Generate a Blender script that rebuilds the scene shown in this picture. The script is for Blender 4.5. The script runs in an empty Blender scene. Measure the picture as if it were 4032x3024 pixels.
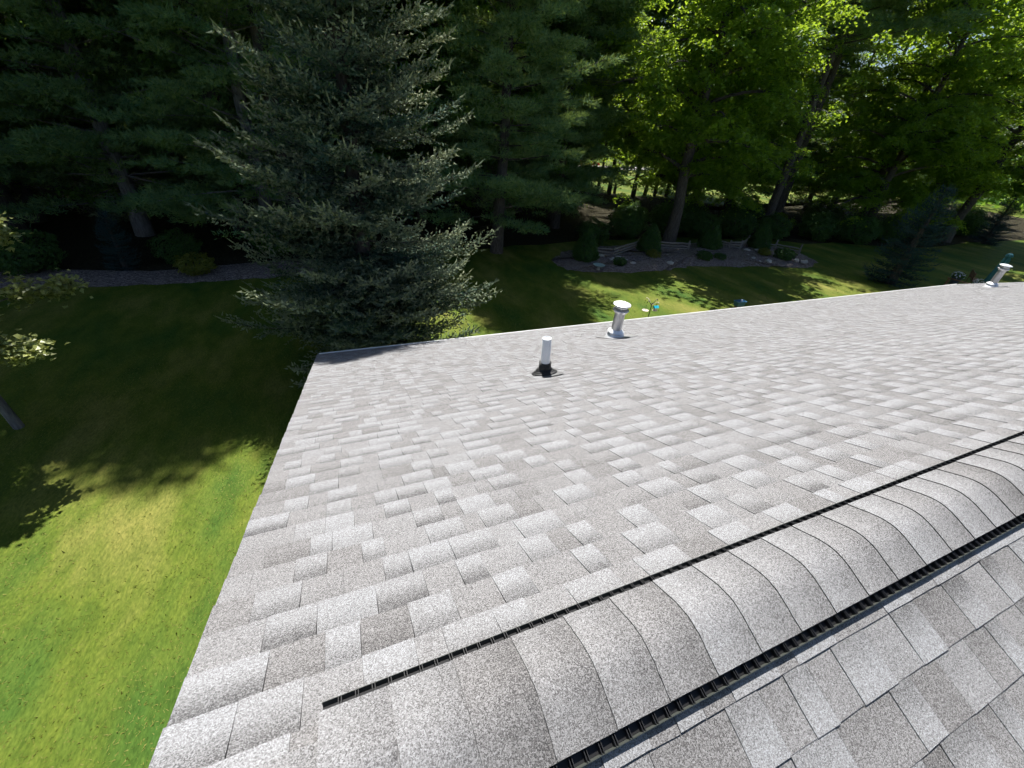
import bpy, math
import numpy as np
from mathutils import Matrix, Vector

# ------------------------------------------------------------------ camera, sky, sun, exposure
scene = bpy.context.scene
cam_data = bpy.data.cameras.new("camera")
cam = bpy.data.objects.new("camera", cam_data)
scene.collection.objects.link(cam)
scene.camera = cam
cam_data.sensor_width = 36.0
cam_data.lens = 1633.22 / 4032 * 36.0          # ultra-wide phone lens
cam_data.clip_start = 0.05
cam_data.clip_end = 1500.0
YAW, PITCH, ROLL = math.radians(25.46), math.radians(33.39), math.radians(5.735)
fw = Vector((math.sin(YAW) * math.cos(PITCH), math.cos(YAW) * math.cos(PITCH), -math.sin(PITCH)))
rt = Vector((math.cos(YAW), -math.sin(YAW), 0.0))
up = rt.cross(fw)
r2 = rt * math.cos(ROLL) + up * math.sin(ROLL)
u2 = up * math.cos(ROLL) - rt * math.sin(ROLL)
CAM = Vector((0.0, -0.3405, 6.954))
cam.matrix_world = Matrix(((r2.x, u2.x, -fw.x, CAM.x), (r2.y, u2.y, -fw.y, CAM.y), (r2.z, u2.z, -fw.z, CAM.z), (0, 0, 0, 1)))

SUN_EL, SUN_AZ = math.radians(64.0), math.radians(10.0)      # azimuth from +Y towards +X
world = bpy.data.worlds.new("World")
scene.world = world
world.use_nodes = True
wn = world.node_tree
wn.nodes.clear()
sky = wn.nodes.new("ShaderNodeTexSky")
sky.sky_type = 'NISHITA'
sky.sun_disc = False
sky.sun_elevation = SUN_EL
sky.sun_rotation = SUN_AZ
sky.ozone_density = 2.5
bg = wn.nodes.new("ShaderNodeBackground")
bg.inputs[1].default_value = 0.054
wo = wn.nodes.new("ShaderNodeOutputWorld")
wn.links.new(sky.outputs[0], bg.inputs[0])
wn.links.new(bg.outputs[0], wo.inputs[0])

sd = bpy.data.lights.new("sun", 'SUN')
sd.energy = 5.0
sd.angle = math.radians(0.53)
sd.color = (1.0, 0.972, 0.925)
sun = bpy.data.objects.new("sun", sd)
scene.collection.objects.link(sun)
sv = Vector((math.sin(SUN_AZ) * math.cos(SUN_EL), math.cos(SUN_AZ) * math.cos(SUN_EL), math.sin(SUN_EL)))
sun.rotation_euler = sv.to_track_quat('Z', 'Y').to_euler()
sun.location = sv * 60

scene.view_settings.view_transform = 'Standard'
scene.view_settings.look = 'None'
scene.view_settings.exposure = 1.0
scene.view_settings.gamma = 1.0
scene.view_settings.use_curve_mapping = False
scene.cycles.max_bounces = 8
scene.cycles.diffuse_bounces = 5
scene.cycles.glossy_bounces = 2
scene.cycles.transmission_bounces = 5
scene.cycles.transparent_max_bounces = 4
scene.cycles.sample_clamp_indirect = 6.0
scene.cycles.use_adaptive_sampling = True
scene.cycles.adaptive_threshold = 0.03
scene.cycles.adaptive_min_samples = 12

# ------------------------------------------------------------------ helpers
COL = scene.collection

def tag(o, label=None, cat=None, group=None, kind=None):
    if label: o["label"] = label
    if cat: o["category"] = cat
    if group: o["group"] = group
    if kind: o["kind"] = kind
    return o

def empty(name, loc=(0, 0, 0), rz=0.0, scale=1.0):
    o = bpy.data.objects.new(name, None)
    COL.objects.link(o)
    o.location = loc
    o.rotation_euler = (0, 0, rz)
    o.scale = (scale,) * 3 if not isinstance(scale, tuple) else scale
    o.empty_display_size = 0.2
    return o

def obj(name, mesh, parent=None, mat=None):
    o = bpy.data.objects.new(name, mesh)
    COL.objects.link(o)
    if parent is not None: o.parent = parent
    if mat is not None and len(mesh.materials) == 0: mesh.materials.append(mat)
    return o

def copy_tree(o, loc, rz, scale=1.0, label=None, group=None, cat=None):
    c = o.copy(); COL.objects.link(c)
    c.location = loc; c.rotation_euler = (0, 0, rz)
    c.scale = (scale,) * 3 if not isinstance(scale, tuple) else scale
    if label: c["label"] = label
    if group: c["group"] = group
    if cat: c["category"] = cat
    for ch in o.children:
        d = ch.copy(); COL.objects.link(d); d.parent = c
    return c

def build(name, V, faces, tones=None, uvs=None, smooth=False):
    """faces: list of int arrays (M,3) / (K,4); tones: list of float arrays per face; uvs: list of (M,n,2)."""
    me = bpy.data.meshes.new(name)
    V = np.asarray(V, np.float32)
    me.vertices.add(len(V)); me.vertices.foreach_set("co", V.ravel())
    faces = [np.asarray(f, np.int32) for f in faces if len(f)]
    loops = np.concatenate([f.ravel() for f in faces])
    tot = np.concatenate([np.full(len(f), f.shape[1], np.int32) for f in faces])
    start = np.concatenate([[0], np.cumsum(tot)[:-1]]).astype(np.int32)
    me.loops.add(len(loops)); me.loops.foreach_set("vertex_index", loops)
    me.polygons.add(len(tot)); me.polygons.foreach_set("loop_start", start)
    me.polygons.foreach_set("use_smooth", np.full(len(tot), bool(smooth)))
    if tones is not None:
        a = me.attributes.new("tone", 'FLOAT', 'FACE')
        a.data.foreach_set("value", np.concatenate([np.asarray(t, np.float32) for t in tones]))
    if uvs is not None:
        l = me.uv_layers.new(name="uv")
        l.data.foreach_set("uv", np.concatenate([np.asarray(u, np.float32).reshape(-1) for u in uvs]))
    me.update(calc_edges=True)
    return me

class MB:
    """collects small shapes into one mesh"""
    def __init__(s): s.v = []; s.t = []; s.q = []; s.n = 0
    def add(s, V, T=(), Q=()):
        V = np.asarray(V, float); s.v.append(V)
        if len(T): s.t.append(np.asarray(T, int) + s.n)
        if len(Q): s.q.append(np.asarray(Q, int) + s.n)
        s.n += len(V)
    def box(s, lo, hi, M=None):
        x0, y0, z0 = lo; x1, y1, z1 = hi
        V = np.array([(x0,y0,z0),(x1,y0,z0),(x1,y1,z0),(x0,y1,z0),(x0,y0,z1),(x1,y0,z1),(x1,y1,z1),(x0,y1,z1)], float)
        if M is not None: V = V @ np.array(M)[:3,:3].T + np.array(M)[:3,3]
        s.add(V, Q=[(0,3,2,1),(4,5,6,7),(0,1,5,4),(1,2,6,5),(2,3,7,6),(3,0,4,7)])
    def tube(s, P, R, n=8, cap=True):
        P = np.asarray(P, float); R = np.broadcast_to(np.asarray(R, float), (len(P),))
        T = np.gradient(P, axis=0); T /= np.linalg.norm(T, axis=1)[:, None] + 1e-9
        ref = np.array([0, 0, 1.0]) if abs(T[:, 2]).mean() < .8 else np.array([1.0, 0, 0])
        A = np.cross(T, ref); A /= np.linalg.norm(A, axis=1)[:, None] + 1e-9
        B = np.cross(T, A)
        a = np.arange(n) * 2 * math.pi / n
        V = P[:, None, :] + R[:, None, None] * (np.cos(a)[None, :, None] * A[:, None, :] + np.sin(a)[None, :, None] * B[:, None, :])
        V = V.reshape(-1, 3); m = len(P); Q = []
        for i in range(m - 1):
            for j in range(n):
                k = (j + 1) % n
                Q.append((i*n+j, i*n+k, (i+1)*n+k, (i+1)*n+j))
        Tt = []
        if cap:
            V = np.vstack([V, P[0], P[-1]]); c0 = m*n; c1 = c0+1
            for j in range(n):
                k = (j + 1) % n
                Tt.append((c0, k, j)); Tt.append((c1, (m-1)*n+j, (m-1)*n+k))
        s.add(V, T=Tt, Q=Q)
    def lathe(s, prof, n=24, c=(0, 0, 0), M=None):
        a = np.arange(n) * 2 * math.pi / n
        V = np.array([(r*math.cos(t), r*math.sin(t), z) for (r, z) in prof for t in a])
        V = V + np.array(c)
        if M is not None: V = V @ np.array(M)[:3,:3].T + np.array(M)[:3,3]
        Q = [(i*n+j, i*n+(j+1)%n, (i+1)*n+(j+1)%n, (i+1)*n+j) for i in range(len(prof)-1) for j in range(n)]
        s.add(V, Q=Q)
    def mesh(s, name, smooth=False):
        fs = []
        if s.t: fs.append(np.vstack(s.t))
        if s.q: fs.append(np.vstack(s.q))
        return build(name, np.vstack(s.v), fs, smooth=smooth)

def auto_smooth(me, ang=40):
    me.polygons.foreach_set("use_smooth", np.ones(len(me.polygons), bool))
    try: me.set_sharp_from_angle(angle=math.radians(ang))
    except Exception: pass
    return me

# ------------------------------------------------------------------ materials
def new_mat(name):
    m = bpy.data.materials.new(name); m.use_nodes = True
    nt = m.node_tree; nt.nodes.clear()
    out = nt.nodes.new("ShaderNodeOutputMaterial")
    return m, nt, out

def N(nt, t, **kw):
    n = nt.nodes.new(t)
    for k, v in kw.items(): setattr(n, k, v)
    return n

def ramp(nt, src, stops):
    r = nt.nodes.new("ShaderNodeValToRGB")
    el = r.color_ramp.elements
    while len(el) < len(stops): el.new(0.5)
    for e, (p, c) in zip(el, stops):
        e.position = p; e.color = (*c, 1) if len(c) == 3 else c
    nt.links.new(src, r.inputs[0]); return r.outputs[0]

def mixc(nt, fac, a, b, mode='MIX'):
    m = nt.nodes.new("ShaderNodeMix"); m.data_type = 'RGBA'; m.blend_type = mode
    if isinstance(fac, (int, float)): m.inputs[0].default_value = fac
    else: nt.links.new(fac, m.inputs[0])
    for s, v in ((6, a), (7, b)):
        if isinstance(v, tuple): m.inputs[s].default_value = (*v, 1)
        else: nt.links.new(v, m.inputs[s])
    return m.outputs[2]

def math_(nt, op, a, b=0.0, c=None):
    m = nt.nodes.new("ShaderNodeMath"); m.operation = op
    for i, v in enumerate((a, b) if c is None else (a, b, c)):
        if isinstance(v, (int, float)): m.inputs[i].default_value = v
        else: nt.links.new(v, m.inputs[i])
    return m.outputs[0]

def noise(nt, vec, scale, detail=4.0, rough=0.55):
    n = nt.nodes.new("ShaderNodeTexNoise"); n.inputs["Scale"].default_value = scale
    n.inputs["Detail"].default_value = detail; n.inputs["Roughness"].default_value = rough
    if vec is not None: nt.links.new(vec, n.inputs["Vector"])
    return n.outputs["Fac"]

def mapping(nt, vec, scale=(1, 1, 1), rot=(0, 0, 0)):
    n = nt.nodes.new("ShaderNodeMapping"); n.inputs["Scale"].default_value = scale; n.inputs["Rotation"].default_value = rot
    nt.links.new(vec, n.inputs["Vector"]); return n.outputs[0]

def principled(nt, out, col, rough=0.6, metal=0.0, spec=0.5, bump=None, bump_d=0.01, bump_s=0.5):
    p = nt.nodes.new("ShaderNodeBsdfPrincipled")
    if isinstance(col, tuple): p.inputs["Base Color"].default_value = (*col, 1)
    else: nt.links.new(col, p.inputs["Base Color"])
    if isinstance(rough, (int, float)): p.inputs["Roughness"].default_value = rough
    else: nt.links.new(rough, p.inputs["Roughness"])
    p.inputs["Metallic"].default_value = metal
    p.inputs["Specular IOR Level"].default_value = spec
    if bump is not None:
        b = nt.nodes.new("ShaderNodeBump"); b.inputs["Distance"].default_value = bump_d; b.inputs["Strength"].default_value = bump_s
        nt.links.new(bump, b.inputs["Height"]); nt.links.new(b.outputs[0], p.inputs["Normal"])
    if out is not None: nt.links.new(p.outputs[0], out.inputs[0])
    return p

def simple(name, col, rough=0.6, metal=0.0, var=0.12, scale=8.0, spec=0.4):
    m, nt, out = new_mat(name)
    pos = N(nt, "ShaderNodeTexCoord").outputs["Object"]
    f = noise(nt, pos, scale, 5)
    c = mixc(nt, f, tuple(x * (1 - var) for x in col), tuple(min(1, x * (1 + var)) for x in col))
    principled(nt, out, c, rough, metal, spec)
    return m

def leaf_mat(name, ca, cb, trans, tmix=0.35, rough=0.5, spec=0.35):
    m, nt, out = new_mat(name)
    at = N(nt, "ShaderNodeAttribute", attribute_name="tone")
    c = mixc(nt, at.outputs["Fac"], ca, cb)
    p = principled(nt, None, c, rough, 0, spec)
    if tmix > 0:
        t = nt.nodes.new("ShaderNodeBsdfTranslucent")
        tc = mixc(nt, at.outputs["Fac"], tuple(x * 0.7 for x in trans), trans)
        nt.links.new(tc, t.inputs["Color"])
        mx = nt.nodes.new("ShaderNodeMixShader"); mx.inputs[0].default_value = tmix
        nt.links.new(p.outputs[0], mx.inputs[1]); nt.links.new(t.outputs[0], mx.inputs[2])
        nt.links.new(mx.outputs[0], out.inputs[0])
    else:
        nt.links.new(p.outputs[0], out.inputs[0])
    return m

def bark_mat(name, ca, cb):
    m, nt, out = new_mat(name)
    pos = N(nt, "ShaderNodeTexCoord").outputs["Object"]
    v = mapping(nt, pos, (9, 9, 1.6))
    f = noise(nt, v, 2.2, 6, 0.65)
    c = ramp(nt, f, [(0.3, ca), (0.7, cb)])
    principled(nt, out, c, 0.9, 0, 0.15, bump=f, bump_d=0.04, bump_s=0.8)
    return m

def shingle_mat(name="asphalt_shingle"):
    m, nt, out = new_mat(name)
    pos = N(nt, "ShaderNodeNewGeometry").outputs["Position"]
    tone = N(nt, "ShaderNodeAttribute", attribute_name="tone").outputs["Fac"]
    uvn = N(nt, "ShaderNodeUVMap", uv_map="uv").outputs[0]
    sep = N(nt, "ShaderNodeSeparateXYZ"); nt.links.new(uvn, sep.inputs[0])
    # granules: small random cells, each of one colour
    vo = N(nt, "ShaderNodeTexVoronoi"); vo.inputs["Scale"].default_value = 430.0; nt.links.new(pos, vo.inputs["Vector"])
    sc = N(nt, "ShaderNodeSeparateColor"); nt.links.new(vo.outputs["Color"], sc.inputs[0])
    n1 = noise(nt, pos, 190.0, 2, 0.6)
    g = math_(nt, 'ADD', math_(nt, 'ADD', math_(nt, 'MULTIPLY', sc.outputs[0], 0.44), math_(nt, 'MULTIPLY', n1, 0.41)), 0.082)
    # blend of light and dark granules: printed shadow band towards the top of each piece + tone of the piece
    band = N(nt, "ShaderNodeMapRange"); band.interpolation_type = 'SMOOTHSTEP'
    nt.links.new(sep.outputs[1], band.inputs[0]); band.inputs[1].default_value = 0.18; band.inputs[2].default_value = 0.90
    wob = noise(nt, pos, 14.0, 3)
    bandw = math_(nt, 'MULTIPLY', band.outputs[0], math_(nt, 'ADD', 0.60, math_(nt, 'MULTIPLY', wob, 0.5)))
    big = noise(nt, pos, 1.3, 3)
    bias = math_(nt, 'ADD', math_(nt, 'MULTIPLY', tone, -0.15),
                 math_(nt, 'ADD', math_(nt, 'MULTIPLY', math_(nt, 'MULTIPLY', bandw, sep.outputs[0]), -0.34),
                       math_(nt, 'MULTIPLY', math_(nt, 'SUBTRACT', big, 0.5), 0.08)))
    g2 = math_(nt, 'ADD', g, math_(nt, 'ADD', bias, 0.10))
    c = ramp(nt, g2, [(0.0, (0.030, 0.029, 0.030)), (0.24, (0.076, 0.073, 0.073)), (0.42, (0.155, 0.151, 0.150)), (0.62, (0.245, 0.242, 0.244)), (1.0, (0.43, 0.437, 0.45))])
    # faint warm / cool drift between pieces
    hue = noise(nt, pos, 5.0, 2)
    c = mixc(nt, 0.55, c, mixc(nt, math_(nt, 'ADD', math_(nt, 'MULTIPLY', tone, .7), math_(nt, 'MULTIPLY', hue, .5)), (0.93, 0.965, 1.0), (1.0, 0.982, 0.968)), 'MULTIPLY')
    principled(nt, out, c, 0.85, 0, 0.25, bump=sc.outputs[0], bump_d=0.0012, bump_s=0.6)
    return m

def lawn_mat():
    m, nt, out = new_mat("lawn_grass")
    pos = N(nt, "ShaderNodeNewGeometry").outputs["Position"]
    v = mapping(nt, pos, (1, 0.45, 1), (0, 0, math.radians(-28)))
    big = noise(nt, v, 0.55, 4, 0.55)
    mid = noise(nt, v, 3.2, 5, 0.65)
    fine = noise(nt, mapping(nt, pos, (1, 0.40, 1), (0, 0, -1.05)), 26.0, 5, 0.72)
    c1 = ramp(nt, big, [(0.32, (0.036, 0.082, 0.012)), (0.50, (0.088, 0.116, 0.014)), (0.68, (0.180, 0.168, 0.044))])
    c2 = ramp(nt, mid, [(0.25, (0.62, 0.72, 0.55)), (0.5, (0.97, 1.0, 0.9)), (0.78, (1.3, 1.2, 1.3))])
    c3 = ramp(nt, fine, [(0.30, (0.52, 0.58, 0.45)), (0.5, (0.97, 1, 0.95)), (0.72, (1.55, 1.45, 1.6))])
    c = mixc(nt, 1.0, mixc(nt, 1.0, c1, c2, 'MULTIPLY'), c3, 'MULTIPLY')
    principled(nt, out, c, 0.85, 0, 0.15, bump=fine, bump_d=0.02, bump_s=0.25)
    return m

def mulch_mat(name="mulch", k=1.0, tint=(1, 1, 1)):
    m, nt, out = new_mat(name)
    pos = N(nt, "ShaderNodeNewGeometry").outputs["Position"]
    vo = N(nt, "ShaderNodeTexVoronoi"); vo.inputs["Scale"].default_value = 16.0
    nt.links.new(mapping(nt, pos, (1, 2.0, 1), (0, 0, 0.7)), vo.inputs["Vector"])
    sc = N(nt, "ShaderNodeSeparateColor"); nt.links.new(vo.outputs["Color"], sc.inputs[0])
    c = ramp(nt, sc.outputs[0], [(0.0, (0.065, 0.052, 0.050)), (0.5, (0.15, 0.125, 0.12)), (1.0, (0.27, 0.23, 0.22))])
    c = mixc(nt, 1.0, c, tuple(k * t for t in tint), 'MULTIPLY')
    principled(nt, out, c, 0.95, 0, 0.1, bump=vo.outputs["Distance"], bump_d=0.05, bump_s=0.9)
    return m

MAT = {
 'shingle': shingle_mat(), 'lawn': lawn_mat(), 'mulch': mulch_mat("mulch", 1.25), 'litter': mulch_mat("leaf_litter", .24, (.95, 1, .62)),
 'deck': simple("roof_deck", (0.05, 0.05, 0.05), 0.9),
 'trim': simple("white_trim", (0.78, 0.78, 0.76), 0.45),
 'siding': simple("pale_siding", (0.55, 0.52, 0.47), 0.6, var=0.05),
 'vent_black': simple("black_plastic", (0.012, 0.012, 0.013), 0.5),
 'vent_lip': simple("grey_green_plastic", (0.055, 0.06, 0.052), 0.6), 'lead': simple("grey_flashing", (0.13, 0.13, 0.13), 0.6),  # lip plastic slightly lighter and greener than the black vent
 'pvc': simple("white_pvc", (0.76, 0.77, 0.78), 0.4, var=0.07),
 'rubber': simple("black_rubber", (0.018, 0.018, 0.019), 0.55),
 'galv': simple("galvanised_steel", (0.50, 0.50, 0.51), 0.42, 0.85, var=0.28, scale=9),
 'alum': simple("bright_aluminium", (0.86, 0.87, 0.88), 0.42, 0.55, var=0.05),
 'bark': bark_mat("grey_brown_bark", (0.035, 0.03, 0.027), (0.13, 0.115, 0.105)),
 'bark_pale': bark_mat("pale_grey_bark", (0.10, 0.095, 0.10), (0.26, 0.25, 0.26)),
 'maple': leaf_mat("maple_leaf", (0.048, 0.130, 0.020), (0.115, 0.205, 0.024), (0.46, 0.64, 0.04), 0.50, 0.45),
 'maple_dark': leaf_mat("dark_leaf", (0.036, 0.105, 0.030), (0.090, 0.180, 0.036), (0.28, 0.46, 0.05), 0.40, 0.5, 0.2),
 'young': leaf_mat("young_tree_leaf", (0.19, 0.235, 0.075), (0.42, 0.44, 0.15), (0.44, 0.48, 0.10), 0.28, 0.38, 0.55),
 'pine': leaf_mat("pine_needle", (0.070, 0.170, 0.092), (0.215, 0.300, 0.112), (0.32, 0.42, 0.08), 0.26, 0.7, 0.1),
 'spruce': leaf_mat("spruce_needle", (0.042, 0.090, 0.070), (0.310, 0.340, 0.205), (0.34, 0.35, 0.17), 0.22, 0.75, 0.08),  # shaded teal to sunlit khaki, picked by each shoot's tone
 'bluespruce': leaf_mat("blue_spruce_needle", (0.022, 0.050, 0.053), (0.052, 0.090, 0.090), (0.1, 0.15, 0.12), 0.08, 0.75, 0.08),
 'shrub': leaf_mat("shrub_leaf", (0.026, 0.075, 0.022), (0.070, 0.135, 0.032), (0.18, 0.30, 0.05), 0.25, 0.5, 0.2),
 'goldshrub': leaf_mat("golden_shrub_leaf", (0.09, 0.12, 0.014), (0.20, 0.20, 0.03), (0.32, 0.34, 0.03), 0.3, 0.5),
 'blade': leaf_mat("grass_blade", (0.078, 0.105, 0.010), (0.205, 0.192, 0.052), (0.34, 0.36, 0.03), 0.08, 0.6, 0.1),
 'rail': simple("weathered_rail", (0.19, 0.175, 0.16), 0.9, var=0.4, scale=20),
 'rock': simple("pale_rock", (0.42, 0.40, 0.38), 0.9, var=0.35, scale=6),
 'teal': simple("teal_fabric", (0.03, 0.13, 0.16), 0.7),
 'blue': simple("blue_plastic", (0.035, 0.12, 0.22), 0.4),
 'cyan': simple("cyan_plastic", (0.02, 0.45, 0.60), 0.35),
 'cream': simple("cream_plastic", (0.70, 0.60, 0.50), 0.5),
 'iron': simple("black_iron", (0.02, 0.02, 0.02), 0.45, 0.3),
 'wood': simple("brown_wood", (0.16, 0.075, 0.04), 0.7, var=0.3),
 'pot': simple("grey_pot", (0.07, 0.08, 0.10), 0.6),
 'petal': simple("white_petal", (0.75, 0.76, 0.82), 0.6),
 'road': simple("pale_concrete", (0.52, 0.49, 0.47), 0.85, var=0.06, scale=2),
 'carred': simple("red_car_paint", (0.45, 0.015, 0.02), 0.25),
 'glass': simple("dark_glass", (0.02, 0.025, 0.03), 0.1),
 'tyre': simple("tyre_rubber", (0.02, 0.02, 0.02), 0.8),
}

# ------------------------------------------------------------------ the ground
def slab_poly(name, pts, z0, mat, dome=0.0, n_in=6, label=None):
    """a flat or gently mounded area with a given outline"""
    P = np.array(pts, float); c = P.mean(0); V = []; Q = []
    n = len(P)
    for i in range(n_in):
        t = i / n_in
        ring = P * (1 - t) + c * t
        h = z0 + dome * (1 - (1 - t) ** 2)
        V += [(x, y, h) for x, y in ring]
    V.append((c[0], c[1], z0 + dome)); T = []
    for i in range(n_in - 1):
        for j in range(n):
            k = (j + 1) % n
            Q.append((i*n+j, i*n+k, (i+1)*n+k, (i+1)*n+j))
    for j in range(n): T.append(((n_in-1)*n+j, (n_in-1)*n+(j+1) % n, n_in*n))
    o = obj(name, build(name, V, [np.array(T), np.array(Q)], smooth=True), None, MAT[mat])
    return tag(o, kind="structure")

g = 900.0
ground = obj("lawn", build("lawn", [(-g, -g, 0), (g, -g, 0), (g, g, 0), (-g, g, 0)], [np.array([[0, 1, 2, 3]])]), None, MAT['lawn'])
tag(ground, kind="structure")

def smooth_outline(pts, n=48, jit=0.12, seed=1):
    rg = np.random.default_rng(seed); P = np.array(pts, float); m = len(P); out = []
    for i in range(n):
        t = i / n * m; k = int(t); f = t - k
        p0, p1, p2, p3 = P[(k-1) % m], P[k % m], P[(k+1) % m], P[(k+2) % m]
        out.append(0.5 * ((2*p1) + (-p0+p2)*f + (2*p0-5*p1+4*p2-p3)*f*f + (-p0+3*p1-3*p2+p3)*f**3) + rg.normal(0, jit, 2))
    return out

slab_poly("mulch_bed", smooth_outline([(11.6, 19.0), (13.2, 18.1), (17.1, 17.7), (20.1, 18.1), (25.4, 17.4), (28.4, 16.8), (30.6, 17.8), (31.5, 20.3), (29.0, 22.4), (21.0, 22.8), (15.0, 22.4), (12.0, 21.0)], 110, 0.10, 2), 0.015, 'mulch', 0.30)
slab_poly("mulch_bed", smooth_outline([(-16, 20.6), (-8.9, 19.6), (-4.9, 19.5), (-1.5, 19.9), (0.5, 21.2), (-1.5, 22.2), (-5, 21.2), (-9, 21.4), (-16, 22.6)], 64, 0.08, 3), 0.015, 'mulch', 0.06)
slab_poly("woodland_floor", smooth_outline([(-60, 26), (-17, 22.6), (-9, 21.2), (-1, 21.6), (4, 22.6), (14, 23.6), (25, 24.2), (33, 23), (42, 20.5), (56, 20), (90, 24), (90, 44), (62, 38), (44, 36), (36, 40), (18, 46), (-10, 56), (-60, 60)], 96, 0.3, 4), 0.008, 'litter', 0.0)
slab_poly("road", [(20, 62), (90, 70), (90, 74), (20, 66)], 0.02, 'road', 0, 2)

# ------------------------------------------------------------------ the house
S = math.atan(5 / 12); CS, SN = math.cos(S), math.sin(S)
RZ = 5.8                                  # height of the ridge
XL, XR, VE = -0.512, 22.6, 8.0            # rake edges, slope length
EXPO = 0.143

def far(x, v, h=0.0): return (x, v * CS + h * SN, RZ - v * SN + h * CS)
def near(x, v, h=0.0): return (x, -v * CS - h * SN, RZ - v * SN + h * CS)

house = empty("house", (0, 0, 0))
tag(house, "house with light grey laminated shingle roof and black vented ridge", "house")

for side, fn in (("far", far), ("near", near)):
    mb = MB()
    A = [fn(XL + .02, 0, -.012), fn(XR - .02, 0, -.012), fn(XR - .02, VE - .02, -.012), fn(XL + .02, VE - .02, -.012)]
    B = [(x, y, z - 0.16) for x, y, z in A]
    mb.add(A + B, Q=[(0,1,2,3),(4,7,6,5),(0,4,5,1),(1,5,6,2),(2,6,7,3),(3,7,4,0)])
    o = obj("roof_slope", mb.mesh("roof_slope"), house, MAT['deck'])
    if side == "far": slope_far = o
    else: slope_near = o

# walls, gables, fascia, gutters
WALL_Y = 6.9; wx0, wx1 = XL + 0.35, XR - 0.35
wz = RZ - (WALL_Y / CS) * SN - 0.2
mb = MB(); mb.box((wx0, -WALL_Y, 0), (wx1, WALL_Y, wz)); obj("wall", mb.mesh("wall"), house, MAT['siding'])
for x0, x1 in ((wx0, wx0 + .12), (wx1 - .12, wx1)):
    mb = MB(); zt = RZ - 0.22
    V = [(x0, -WALL_Y, wz + .002), (x0, WALL_Y, wz + .002), (x0, 0, zt), (x1, -WALL_Y, wz + .002), (x1, WALL_Y, wz + .002), (x1, 0, zt)]
    mb.add(V, T=[(0, 2, 1), (3, 4, 5)], Q=[(0, 1, 4, 3), (1, 2, 5, 4), (2, 0, 3, 5)])
    obj("gable", mb.mesh("gable"), house, MAT['siding'])
for sgn in (1, -1):
    y0 = VE * CS - 0.02; z0 = RZ - VE * SN
    mb = MB()
    prof = [(0.0, -0.015), (0.0, -0.13), (0.065, -0.13), (0.095, -0.075), (0.107, -0.016), (0.094, -0.017), (0.086, -0.074), (0.060, -0.124), (0.006, -0.124), (0.006, -0.015)]
    V = [(x, sgn * (y0 + a), z0 + b) for x in (XL + .03, XR - .03) for a, b in prof]
    n = len(prof)
    mb.add(V, Q=[(i, (i+1) % n, n + (i+1) % n, n + i) for i in range(n)])
    for s0 in (0, n):
        c = len(mb.v); mb.add([V[s0 + i] for i in range(n)], Q=[(0, 1, 8, 9), (1, 2, 7, 8), (2, 3, 6, 7), (3, 4, 5, 6)])
    obj("gutter", mb.mesh("gutter"), house, MAT['trim'])
for x0 in (XL + .04, XR - .065):
    for fn in (far, near):
        mb = MB(); A = [fn(x0, .02, -.02), fn(x0 + .022, .02, -.02), fn(x0 + .022, VE - .1, -.02), fn(x0, VE - .1, -.02)]
        B = [(x, y, z - .2) for x, y, z in A]
        mb.add(A + B, Q=[(0,1,2,3),(4,7,6,5),(0,4,5,1),(1,5,6,2),(2,6,7,3),(3,7,4,0)])
        obj("rake_board", mb.mesh("rake_board"), house, MAT['trim'])

# --- shingles: every course is a run of raised tabs and lower pieces between them
rng = np.random.default_rng(11)
def course_pieces(v_butt, expo, first_x, last_x):
    """list of (x0, x1, raised, tone, band)"""
    x = first_x + rng.normal(0, .0018); out = []; raised = rng.random() < .5
    while x < last_x:
        w = rng.uniform(.08, .185) if raised else rng.uniform(.075, .175)
        if rng.random() < .10: w *= 1.4
        x1 = min(x + w, last_x + rng.normal(0, .004))
        if x1 - x < .03: break
        tone = float(np.clip(rng.normal(.10, .16) if raised else rng.normal(.88, .24), 0, 1.3))
        band = float(np.clip(rng.normal(.72, .22) if raised else rng.normal(.12, .16), 0, 1.2))
        out.append((x, x1, raised, tone, band)); x = x1
        raised = not raised if rng.random() < .86 else raised
    return out

def piece_geo(fn, x0, x1, vb, expo, raised):
    """thin tilted slab: exposed face, butt face, two side faces; a little uneven"""
    hb = (.0064 if raised else .0050) + rng.normal(0, .0003); ht = (.0024 if raised else .0004)
    gap = (.0007 if fn is far else .0013) if rng.random() < .5 else .0002
    a, b = x0 + gap, x1 - .0003
    ta = rng.normal(0, .0010); vt = max(vb - expo - .022, .004)
    vm = max(vb - expo * .5, .03); hm = (hb + ht) / 2 + rng.normal(0, .0004)
    inset = .0015 if raised else 0.0
    lift = rng.normal(0, .0005, 2)
    V = [fn(a - inset*0, vb + ta, hb + lift[0]), fn(b, vb + ta + rng.normal(0, .0012), hb + lift[1]), fn(b - inset*.3, vm, hm), fn(a + inset*.3, vm, hm), fn(b - inset, vt, ht), fn(a + inset, vt, ht),
         fn(a, vb + ta, -.010), fn(b, vb + ta, -.010), fn(b, vm, -.010), fn(a, vm, -.010), fn(b - inset, vt, -.010), fn(a + inset, vt, -.010)]
    if fn is far:
        Q = [(1, 2, 3, 0), (2, 4, 5, 3), (0, 6, 7, 1), (1, 7, 8, 2), (2, 8, 10, 4), (3, 9, 6, 0), (5, 11, 9, 3)]
        Q = [(0, 3, 2, 1)[::-1], (3, 5, 4, 2)[::-1]] + Q[2:]
    else:
        Q = [(0, 1, 2, 3), (3, 2, 4, 5), (0, 6, 7, 1), (1, 7, 8, 2), (2, 8, 10, 4), (3, 9, 6, 0), (5, 11, 9, 3)]
    vv = {0: 0, 1: 0, 2: .43, 3: .43, 4: 1, 5: 1, 6: 0, 7: 0, 8: .43, 9: .43, 10: 1, 11: 1}
    return V, Q, vv

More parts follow.
